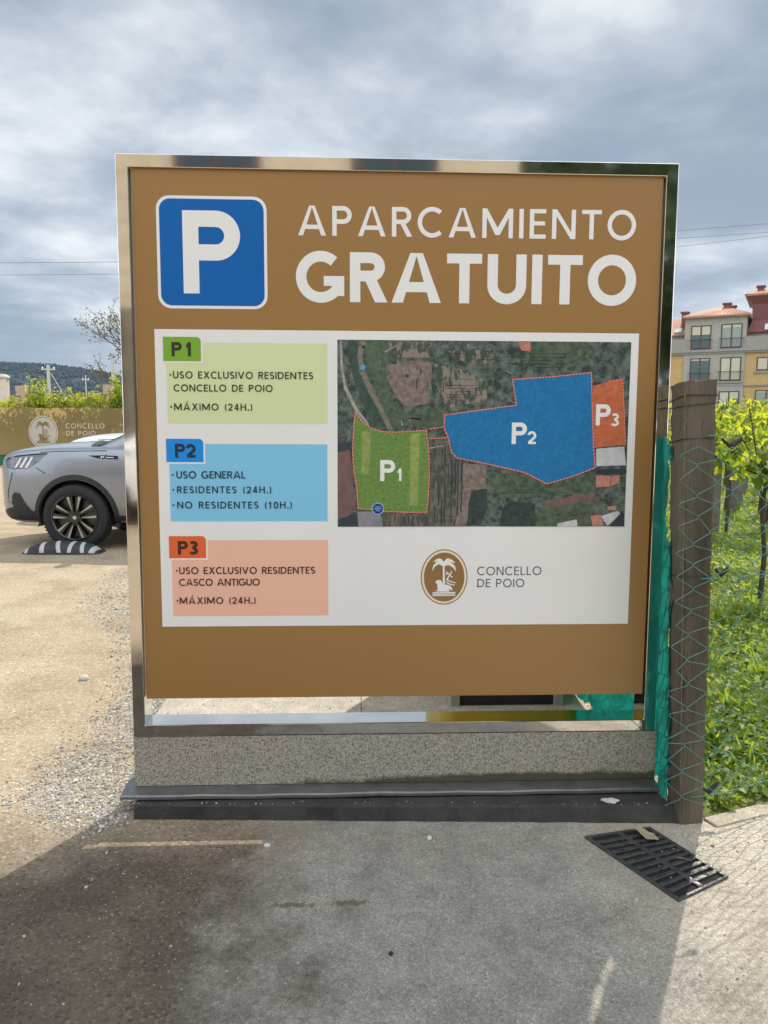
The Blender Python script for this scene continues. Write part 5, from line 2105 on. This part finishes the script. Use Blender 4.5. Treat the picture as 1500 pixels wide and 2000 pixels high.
def branch(p, d, L, r_, lev):
    pts = [p]
    q = p.copy()
    dd = d.copy()
    n_ = 4
    for k in range(n_):
        dd = (dd + Vector((rg.gauss(0, .13), rg.gauss(0, .13), rg.gauss(.03, .09)))).normalized()
        q = q + dd * (L / n_)
        pts.append(q.copy())
    tb.tube(pts, [r_ * (1 - .45 * i / n_) for i in range(n_ + 1)], 5 if lev < 3 else 3, cap=False)
    if lev >= 4:
        for i in range(8):
            a = pts[rg.randint(1, n_)]
            small_leaf(tl, a + Vector((rg.gauss(0, .05), rg.gauss(0, .05), rg.gauss(0, .05))), rg.uniform(.04, .10), rg)
        return
    kids = {0: 5, 1: 4, 2: 3, 3: 3}[lev]
    for k in range(kids):
        i = rg.randint(2 if lev else 2, n_)
        ax = dd.orthogonal().normalized()
        ax = Quaternion(dd, rg.uniform(0, 2 * PI)) @ ax
        nd_ = (dd * rg.uniform(.6, 1.0) + ax * rg.uniform(.5, 1.0) + Vector((-.10 if lev < 2 else 0, 0, .26))).normalized()
        branch(pts[i], nd_, L * rg.uniform(.52, .76), r_ * .52, lev + 1)
    if lev:
        branch(pts[-1], dd, L * .6, r_ * .5, lev + 1)


branch(Vector((0, 0, -.1)), Vector((-.03, 0, 1)), 2.7, .13, 0)
tb.build('trunk', M_TBARK, tree, smooth=True)
tl.build('crown', M_TLEAF, tree)


def cable(label, a, b, sag, r_):
    a, b = Vector(a), Vector(b)
    pts = []
    for k in range(25):
        t = k / 24
        p = a.lerp(b, t)
        p.z -= sag * 4 * t * (1 - t)
        pts.append(p)
    tag(MB().tube(pts, r_, 4).build('power_line', M_CABLE), label, 'power line', 'power lines across the sky')


cable('upper of the two thin power lines left of the sign', (-48, 61.5, 14.3), (-2, 59.4, 14.6), .35, .016)
cable('lower of the two thin power lines left of the sign', (-48, 61.3, 13.3), (-2, 59.4, 13.7), .35, .014)
cable('topmost of the three power lines right of the sign', (2, 59.2, 15.0), (52, 57.4, 19.0), .15, .014)
cable('middle of the three power lines right of the sign', (2, 59.2, 14.6), (52, 57.4, 18.2), .15, .014)
cable('lowest of the three power lines right of the sign', (2, 59.2, 12.9), (52, 57.4, 18.8), .15, .014)

# ------------------------------------------------------------------ apartment block on the right
M_GREYR = mat('grey_render', (.33, .31, .275), .9, (.38, .36, .32), 3, 8)
M_OCHRE = mat('ochre_render', (.47, .31, .135), .9, (.53, .36, .165), 2, 8)
M_STONEB = mat('grey_stone_band', (.26, .245, .22), .85, (.33, .31, .28), 8)
M_FRAME = mat('brown_frame', (.085, .045, .038), .5)
M_BLIND = mat('roller_blind', (.50, .47, .35), .7, (.56, .53, .40), 2, stretch=(1, 1, 14))
M_PANE = mat('green_pane', (.018, .055, .042), .05, (.025, .07, .055), 2, spec=.8)
M_CURT = mat('curtained_pane', (.20, .25, .22), .12, (.27, .31, .28), 3, spec=.7, stretch=(6, 1, 1))
M_DKRED = mat('dark_red_cladding', (.155, .050, .048), .7, (.185, .062, .058), 5)
M_REDTILE = mat('dark_red_tile', (.20, .075, .07), .75, (.26, .10, .09), 12)
M_SKYL = mat('skylight_glass', (.55, .60, .66), .08, spec=.9)
M_TILEP = mat('pink_tile', (.42, .20, .14), .8, (.60, .36, .26), 9, 8)
apt = thing('apartment_building', 'four storey grey and ochre apartment block with tiled roofs and a dark red tower', 'building', (27.11, 63.49, 0), math.atan2(-.5066, .8622))
UL = -6.0
MB().box(1.08, 5.80, -.12, 10, -.1, 10.62).build('grey_wall', M_GREYR, apt)
m_ = MB()
m_.box(UL, 1.08, 0, 10, -.1, 7.78).box(5.80, 17, 0, 10, -.1, 7.78)
m_.build('ochre_wall', M_OCHRE, apt)
m_ = MB()
for z0, z1, o_ in ((7.78, 7.98, .34), (7.62, 7.78, .22), (4.92, 5.02, .16), (2.1, 2.25, .16)):
    m_.box(UL, 17, -o_, 0.01, z0, z1)
m_.build('cornice', M_STONEB, apt)
m_ = MB()
m_.box(UL, 1.24, -.20, -.02, 7.985, 8.92).box(5.74, 17, -.20, -.02, 7.985, 8.92)
m_.build('parapet', M_STONEB, apt)
m_ = MB()
m_.box(UL, 1.08, 1.4, 10, 7.98, 9.45).box(5.80, 17, 1.4, 10, 7.98, 9.45)
m_.build('attic_wall', M_GREYR, apt)


def apt_window(u0, u1, z0, z1, blind, curtain=False, rail=False, y=-.12, sill=True, blind2=None):
    m_ = MB()
    t = .085
    m_.box(u0, u0 + t, y - .05, y + .03, z0, z1).box(u1 - t, u1, y - .05, y + .03, z0, z1).box(u0 + t, u1 - t, y - .05, y + .03, z1 - t, z1).box(u0 + t, u1 - t, y - .05, y + .03, z0, z0 + t)
    um = (u0 + u1) / 2
    m_.box(um - .05, um + .05, y - .045, y + .03, z0 + t, z1 - t)
    w = m_.build('window', M_FRAME, apt)
    m_ = MB().box(u0 + t, um - .05, y - .010, y + .02, z0 + t, z1 - t).box(um + .05, u1 - t, y - .010, y + .02, z0 + t, z1 - t)
    m_.build('pane', M_CURT if curtain else M_PANE, w)
    if blind:
        hb_ = (z1 - z0 - 2 * t)
        m_ = MB()
        m_.box(u0 + t + .01, um - .06, y - .026, y - .012, z1 - t - hb_ * blind, z1 - t)
        b2 = blind if blind2 is None else blind2
        m_.box(um + .06, u1 - t - .01, y - .026, y - .012, z1 - t - hb_ * b2, z1 - t)
        m_.build('blind', M_BLIND, w)
    if rail:
        m_ = MB()
        zt = z0 + (z1 - z0) * .40
        m_.tube([(u0 - .12, y - .16, zt), (u1 + .12, y - .16, zt)], .022, 5)
        m_.tube([(u0 - .12, y - .16, z0 + .08), (u1 + .12, y - .16, z0 + .08)], .016, 5)
        nb = int((u1 - u0 + .24) / .13)
        for k in range(nb + 1):
            uu = u0 - .12 + (u1 - u0 + .24) * k / nb
            m_.tube([(uu, y - .16, z0 + .08), (uu, y - .16, zt)], .009, 4)
        for uu in (u0 - .12, u1 + .12):
            m_.tube([(uu, y, zt - .04), (uu, y - .16, zt - .04)], .018, 4)
        m_.build('railing', M_FRAME, w)
    if sill:
        MB().box(u0 - .15, u1 + .15, y - .14, y - .002, z0 - .16, z0 - .003).build('sill', M_STONEB, w)


apt_window(1.58, 3.16, 8.03, 10.0, .38, rail=True, sill=False)
apt_window(3.92, 5.52, 8.05, 10.02, .12, curtain=True, rail=True, sill=False)
apt_window(1.60, 3.17, 5.22, 7.30, .06, rail=True)
apt_window(3.96, 5.56, 5.34, 7.30, .97, rail=True)
apt_window(1.60, 3.17, 2.55, 4.52, .2, rail=True)
apt_window(3.96, 5.54, 2.55, 4.52, .55, blind2=.30)
for u in (6.70, 10.4, 13.6):
    apt_window(u, u + 1.70, 6.11, 7.24, .93, y=0)
    apt_window(u, u + 1.70, 3.38, 4.56, .1, curtain=True, y=0)
    apt_window(u, u + 1.70, .9, 2.05, .5, y=0)
for u in (-2.6, -5.2):
    apt_window(u, u + 1.6, 6.11, 7.24, .5, y=0)
    apt_window(u, u + 1.6, 3.38, 4.56, .2, y=0)


def tiled(name, q, matl, r_=.075, pitch=.26):
    """a sloping roof face (four corners: eave left, eave right, ridge right, ridge left) with rows of half-round tiles"""
    a, b, c, d = [Vector(p) for p in q]
    m__ = MB()
    nn = (b - a).cross(d - a).normalized()
    m__.add([tuple(p) for p in (a, b, c, d)] + [tuple(p - nn * .12) for p in (a, b, c, d)], [(0, 1, 2, 3), (7, 6, 5, 4), (0, 4, 5, 1), (1, 5, 6, 2), (2, 6, 7, 3), (3, 7, 4, 0)])
    n_ = max(2, int((b - a).length / pitch))
    for k in range(n_ + 1):
        t = k / n_
        e = a.lerp(b, t)
        r2 = d.lerp(c, t)
        if (r2 - e).length > .1:
            m__.tube([tuple(e - (r2 - e).normalized() * .06 + nn * .01), tuple(r2 + nn * .01)], r_, 6)
    return m__.build(name, matl, apt, smooth=True, angle=50)


tiled('hip_roof', [(.95, -.55, 10.72), (6.05, -.55, 10.70), (4.15, 3.0, 11.75), (3.1, 3.0, 11.75)], M_TILEP)
tiled('hip_roof', [(.95, 7.0, 10.72), (.95, -.55, 10.72), (3.1, 3.0, 11.75), (3.1, 4.2, 11.75)], M_TILEP)
tiled('hip_roof', [(6.05, -.55, 10.70), (6.05, 7.0, 10.70), (4.15, 4.2, 11.75), (4.15, 3.0, 11.75)], M_TILEP)
MB().box(.93, 6.06, -.50, 6.9, 10.60, 10.695).build('eave', M_STONEB, apt)
tiled('side_roof', [(UL, 1.1, 9.45), (1.06, 1.1, 9.45), (1.06, 4.2, 11.2), (UL, 4.2, 11.2)], M_TILEP)
tiled('mansard', [(5.86, 1.05, 9.40), (17, 1.05, 9.40), (17, 1.75, 10.40), (6.15, 1.75, 10.40)], M_REDTILE, .05, .2)
sk = MB()
sk.slab([(.05, 9.70), (.62, 9.70), (.62, 10.12), (.05, 10.12)], lambda a, b: (a, 1.0 + (b - 9.45) * 1.77 - .16, b), lambda a, b: (a, 1.0 + (b - 9.45) * 1.77, b))
sk.build('skylight', M_SKYL, apt)
sk = MB()
sk.slab([(7.10, 9.55), (8.0, 9.55), (8.0, 10.05), (7.10, 10.05)], lambda a, b: (a, 1.05 + (b - 9.4) * .7 - .14, b), lambda a, b: (a, 1.05 + (b - 9.4) * .7, b))
sk.build('skylight', M_SKYL, apt)
MB().box(6.08, 12.5, 1.8, 9, 10.30, 12.0).build('tower_wall', M_DKRED, apt)
m_ = MB()
m_.slab([(6.08, 11.75), (5.62, 12.45), (12.96, 12.45), (12.5, 11.75)], lambda a, b: (a, 1.8 - (b - 11.75) * .66, b), lambda a, b: (a, 8.5, b))
m_.build('flared_eave', M_DKRED, apt)
tiled('tower_roof', [(5.55, 1.25, 12.50), (13.0, 1.25, 12.50), (10.4, 5.0, 13.6), (8.2, 5.0, 13.6)], M_TILEP)
tiled('tower_roof', [(5.55, 8.8, 12.50), (5.55, 1.25, 12.50), (8.2, 5.0, 13.6), (8.2, 5.4, 13.6)], M_TILEP)


def chimney(u0, u1, y0, z0, z1):
    c = MB().box(u0, u1, y0, y0 + .6, z0, z1 - .12).build('chimney', M_DKRED, apt)
    MB().box(u0 - .10, u1 + .10, y0 - .10, y0 + .7, z1 - .115, z1).build('chimney_cap', M_DKRED, c)


chimney(.46, .98, 2.2, 10.0, 11.55)
chimney(3.78, 4.32, 2.5, 11.2, 12.12)
chimney(4.42, 4.72, 2.6, 11.1, 11.88)
chimney(6.35, 6.85, 2.4, 12.5, 13.35)

# ------------------------------------------------------------------ vineyard on the right
M_VPOST = mat('granite_vine_post', (.115, .10, .085), .9, (.20, .18, .15), 12, 8, bump=.7, bscale=30)
vp = [(2.62, 3.10, 1.30, 0), (4.42, 6.95, 1.45, 1), (5.55, 7.55, 1.4, 3), (5.86, 9.35, 1.5, 2), (6.45, 10.3, 1.5, 4), (6.15, 8.6, 1.5, 5), (7.75, 12.7, 1.5, 6), (8.3, 11.7, 1.5, 7), (9.3, 15.6, 1.5, 8), (8.4, 14.6, 1.5, 9),
      (10.9, 19.0, 1.5, 10), (10.1, 16.4, 1.5, 11)]
labs = ['dark vine post nearest the fence, hidden in leaves', 'dark vine post just right of the weathered fence post', 'dark vine post near the right edge of the photo', 'pair post standing left of the thicker vine trunk at right',
        'vine post behind the second row near the right edge', 'vine post partly hidden by bright young leaves', 'farther thin vine post in the middle of the meadow', 'farther vine post at the right edge of the meadow',
        'small distant vine post beyond the meadow', 'distant vine post left of the small far ones', 'farthest vine post before the ochre wall', 'distant vine post in front of the grey wall']
rg = random.Random(61)
for (x, y, h_, k) in vp[1:]:
    t = thing('vine_post', labs[k], 'post', (x, y, 0), rg.uniform(-.3, .3), 'posts of the vineyard')
    w = .055
    b4 = [Vector(p) for p in ((-w, -w, -.05), (w, -w, -.05), (w, w, -.05), (-w, w, -.05))]
    lx, ly = rg.uniform(-.05, .05), rg.uniform(-.04, .04)
    t4 = [Vector((p.x * .9 + lx, p.y * .9 + ly, h_)) for p in b4]
    jitter_grid_box(b4, t4, 14, 3, .003, k + 3).build('shaft', M_VPOST, t, smooth=True, angle=60)
    m_ = MB()
    m_.tube([(-.10, .03, -.02), (-.08, .0, .4), (-.10, .05, .8), (-.03, .02, 1.15), (.05, 0, h_)], [.035, .03, .028, .022, .015], 6)
    m_.build('vine_stem', M_BARK, t, smooth=True)

vines = [(2.95, 3.1, 1.42, 260, 'bright yellow green vine close behind the wire fence at the right edge'), (3.35, 4.9, 1.50, 380, 'leafy vine right behind the weathered post above the wire mesh'),
         (4.45, 6.7, 1.62, 520, 'vine on the post just right of the weathered fence post'), (5.35, 7.5, 1.72, 460, 'sunlit vine in the second row at the right'),
         (6.1, 9.0, 1.75, 560, 'vine over the paired posts in the middle of the row'), (7.4, 11.6, 1.75, 460, 'darker vine farther back along the row'),
         (1.10, 1.15, 2.08, 800, 'added dense vine hidden behind the sign, blocking sun beside the teal netting'), (8.6, 14.2, 1.75, 400, 'farther vine beyond the meadow strip'), (10.2, 17.6, 1.75, 360, 'farthest vine in front of the apartment block')]  # the vine hidden behind the sign is added to block a streak of sun
for k, (x, y, h_, n_, lab) in enumerate(vines):
    t = thing('vine', lab, 'vine', (x, y, 0), 0, 'vines of the meadow')
    m_ = MB()
    m_.tube([(0, 0, -.03), (.03, .02, .35), (-.01, .03, .75), (.03, 0, h_ * .72)], [.022, .018, .016, .012], 6)
    arms = []
    for q in range(16):
        a = (rg.gauss(0, .42), rg.gauss(0, .34)) if y > 2 else (rg.uniform(-.12, .03), rg.uniform(-.2, .15))
        top = h_ * rg.uniform(.82, 1.05)
        arms.append((a, top))
        m_.tube([(.03, 0, h_ * .66), (a[0] * .5, a[1] * .5, h_ * .78), (a[0], a[1], top)], [.010, .006, .003], 4)
    m_.build('trunk', M_BARK, t, smooth=True)
    m_ = MB()
    for q in range(n_):
        a, top = rg.choice(arms)
        u = rg.random() ** .8
        z = h_ * .66 + (top - h_ * .66) * u if rg.random() < .96 else h_ * rg.uniform(.6, .74)
        add_leaf(m_, (a[0] * (.4 + .6 * u) + rg.gauss(0, .10 if y > 2 else .025), a[1] * (.4 + .6 * u) + rg.gauss(0, .10), z), rg.uniform(.045, .10) * (1.15 - .4 * u), rg, .5, 1 if rg.random() < .25 + .6 * u * u else 0)
    m_.build('foliage', [M_VINE, M_VINEY], t)

# ------------------------------------------------------------------ meadow growth: too many leaves to count
M_GRASS = leaf_mat('grass_blade', (.095, .160, .018), (.15, .21, .030), (.50, .64, .06), .48, .4)
M_WEED = leaf_mat('weed_leaf', (.085, .155, .022), (.19, .24, .035), (.52, .66, .06), .46, .6)
gr = MB()
rg = random.Random(71)
# patchy carpet inside the strip of meadow that the photograph looks along
n_done = 0
while n_done < 68000:
    d = rg.uniform(0, 1) ** 1.9
    y = -.1 + d * 24
    xa = max(1.06, -.15 + .40 * (y + 2.55)) if rg.random() < .82 else 1.07 + max(0, y) * .012
    xb = -.15 + .72 * (y + 2.55) + .6
    x = rg.uniform(xa, xb)
    edge = y - fence_line(x)
    if edge < .03:
        continue
    if y < 2.2 and x < 1.05 + y * .02:
        continue
    clump = math.sin(x * 4.1 + 2 * math.sin(y * 2.3)) * math.sin(y * 3.7 + 1.5 * math.sin(x * 2.9))
    if edge < .45 and rg.random() > (edge / .45) * .85 + .10 + .2 * clump:
        continue
    sc_ = 1 + d * 1.3
    n_done += 1
    if rg.random() < .15:
        L = rg.uniform(.03, .095) * sc_ * (1 + .3 * clump)
        a = rg.uniform(0, 6.3)
        dx_, dy_ = math.cos(a), math.sin(a)
        w = rg.uniform(.003, .006) * sc_
        b = rg.uniform(.2, .8)
        vs = []
        for q, (t, ww) in enumerate(((0, 1), (.5, .9), (.85, .5), (1, .0))):
            px, py, pz = x + dx_ * L * b * t * t, y + dy_ * L * b * t * t, L * (t - .25 * b * t * t)
            vs += [(px - dy_ * w * ww, py + dx_ * w * ww, pz), (px + dy_ * w * ww, py - dx_ * w * ww, pz)]
        gr.add(vs, [(0, 1, 3, 2), (2, 3, 5, 4), (4, 5, 7, 6)], 0)
    else:
        s = rg.choice([rg.uniform(.014, .03), rg.uniform(.014, .03), rg.uniform(.03, .06)]) * sc_
        small_leaf(gr, (x, y, rg.uniform(.0, .050) * (1 + .6 * clump) * sc_ ** .5), s, rg, 2.2, 1)
for cx_, cy_, n_, hh in [(1.30, .55, 60, .26), (1.55, .75, 70, .3), (1.75, 1.5, 80, .32), (2.0, 1.3, 50, .28), (1.42, .30, 40, .2), (2.25, 2.3, 80, .34), (1.85, .75, 50, .3), (2.6, 2.6, 60, .3)]:
    for _ in range(n_ // 2):                # taller tufts
        a, L = rg.uniform(0, 6.3), hh * rg.uniform(.3, .8)
        b, w = rg.uniform(.3, .9), rg.uniform(.004, .009)
        x, y = cx_ + rg.gauss(0, .05), cy_ + rg.gauss(0, .05)
        dx_, dy_ = math.cos(a), math.sin(a)
        vs = []
        for t, ww in ((0, 1), (.5, .9), (.85, .5), (1, .0)):
            px, py, pz = x + dx_ * L * b * t * t, y + dy_ * L * b * t * t, L * (t - .25 * b * t * t)
            vs += [(px - dy_ * w * ww, py + dx_ * w * ww, pz), (px + dy_ * w * ww, py - dx_ * w * ww, pz)]
        gr.add(vs, [(0, 1, 3, 2), (2, 3, 5, 4), (4, 5, 7, 6)], 0)
tag(gr.build('grass', [M_GRASS, M_WEED]), kind='stuff')

# ------------------------------------------------------------------ across the street, seen only in the polished frame
M_ASHL = mat('ashlar_stone', (.52, .445, .335), .85, (.60, .52, .405), 2.2, 8)
M_JOINT = mat('stone_joint', (.22, .18, .14), .9)
M_WGLASS = mat('window_glass', (.035, .055, .07), .06, spec=.8)
sb = thing('stone_building', 'beige stone building across the street, mirrored in the polished sign frame', 'building', (-5.5, -11.5, 0))
W2 = 8.3
MB().box(-W2, W2, -8, 0, 3.4, 8.6).build('wall', M_ASHL, sb)
m_ = MB()
for k in range(12):
    z = 3.6 + k * .42
    m_.box(-W2, W2, 0, .004, z, z + .018)
m_.build('stone_course', M_JOINT, sb)
m_ = MB()
m_.box(-W2, W2, -8, -1.6, -.05, 3.4)
for k in range(6):
    x = -W2 + .35 + k * (2 * W2 - .7) / 5
    m_.box(x - .35, x + .35, -1.6, 0, -.05, 3.4)
m_.build('arcade', mat('arcade_stone', (.16, .135, .10), .9, (.22, .19, .15), 3), sb)
for k in range(5):
    x = -W2 + 2.0 + k * 3.1
    for z in (4.5,):
        f_ = MB().box(x - .75, x + .75, .0, .05, z, z + 1.9).build('window', M_FRAME, sb)
        MB().box(x - .66, x - .04, .05, .06, z + .08, z + 1.82).box(x + .04, x + .66, .05, .06, z + .08, z + 1.82).build('pane', M_WGLASS, f_)
M_TREED = leaf_mat('dark_leaf', (.045, .085, .035), (.080, .125, .050), (.14, .24, .06), .3, .35)
for k, (x, y, h_, lab) in enumerate([(4.8, -13.5, 8.5, 'tall green tree across the street beside the stone building'), (7.6, -11.8, 7.0, 'rounder green tree across the street right of the tall one'),
                                     (10.6, -14.5, 9.0, 'dark green tree across the street at the far right'), (6.3, -16.0, 10.0, 'highest tree across the street, behind the hedge')]):
    t = thing('tree', lab, 'tree', (x, y, 0), 0, 'trees across the street')
    m_ = MB()
    m_.tube([(0, 0, -.1), (.05, .03, h_ * .3), (-.05, .02, h_ * .6), (0, 0, h_ * .85)], [.20, .16, .11, .04], 9)
    cl = []
    for q in range(40):
        a, zz_ = rg.uniform(0, 6.3), rg.uniform(.35, .97)
        rr = 1.9 * math.sin(zz_ ** 1.1 * PI * .92) * rg.uniform(.35, 1.0) + .1
        p = (rr * math.cos(a), rr * math.sin(a), h_ * zz_)
        cl.append(p)
        m_.tube([(0, 0, h_ * max(.25, zz_ - .18)), (p[0] * .5, p[1] * .5, h_ * (zz_ - .06)), p], [.05, .03, .012], 5)
    m_.build('trunk', M_TBARK, t, smooth=True)
    m_ = MB()
    for p in cl:
        for _ in range(210):
            small_leaf(m_, (p[0] + rg.gauss(0, .42), p[1] + rg.gauss(0, .42), p[2] + rg.gauss(0, .36)), rg.uniform(.10, .22), rg, .5)
    m_.build('crown', M_TREED, t)
hd = thing('hedge', 'tall clipped green hedge across the street beyond the trees', 'hedge', (9.5, -14.8, 0))
m_ = MB()
for _ in range(5200):
    small_leaf(m_, (rg.uniform(-6, 6), rg.gauss(0, .45), rg.uniform(1.7, 4.2) + .2 * math.sin(_)), rg.uniform(.14, .28), rg, .5)
m_.build('foliage', M_TREED, hd)
m_ = MB()
for k in range(12):
    m_.tube([(-5.5 + k, 0, -.05), (-5.5 + k, .05, 2.4)], [.07, .04], 6)
m_.build('stems', M_TBARK, hd)
gw = MB().box(3.4, 16, -16.2, -15.9, -.1, 2.15)
gw.box(3.4, 16, -16.26, -15.84, 2.153, 2.24)
tag(gw.build('garden_wall', M_RENDER), 'long pale rendered garden wall across the street under the hedge', 'wall')
car3 = copy_tree(car2)
car3.location = (-3.4, -8.4, 0)
car3.scale = (1, 1, 1)
car3.rotation_euler = (0, 0, R(4))
tag(car3, 'white car parked across the street, mirrored in the left side of the sign frame', 'car')

# ------------------------------------------------------------------ the air
hz = MB().box(-1450, 1450, -60, 1250, -1.5, 110)
M_HAZE = bpy.data.materials.new('haze_air')
M_HAZE.use_nodes = True
_n = M_HAZE.node_tree.nodes
for _x in list(_n):
    if _x.type != 'OUTPUT_MATERIAL':
        _n.remove(_x)
_pv = _n.new('ShaderNodeVolumePrincipled')
_pv.inputs['Color'].default_value = (.55, .70, .92, 1)
_pv.inputs['Density'].default_value = .00013
_pv.inputs['Anisotropy'].default_value = .2
M_HAZE.node_tree.links.new(_pv.outputs[0], [x for x in _n if x.type == 'OUTPUT_MATERIAL'][0].inputs['Volume'])
tag(hz.build('haze', M_HAZE), kind='stuff')
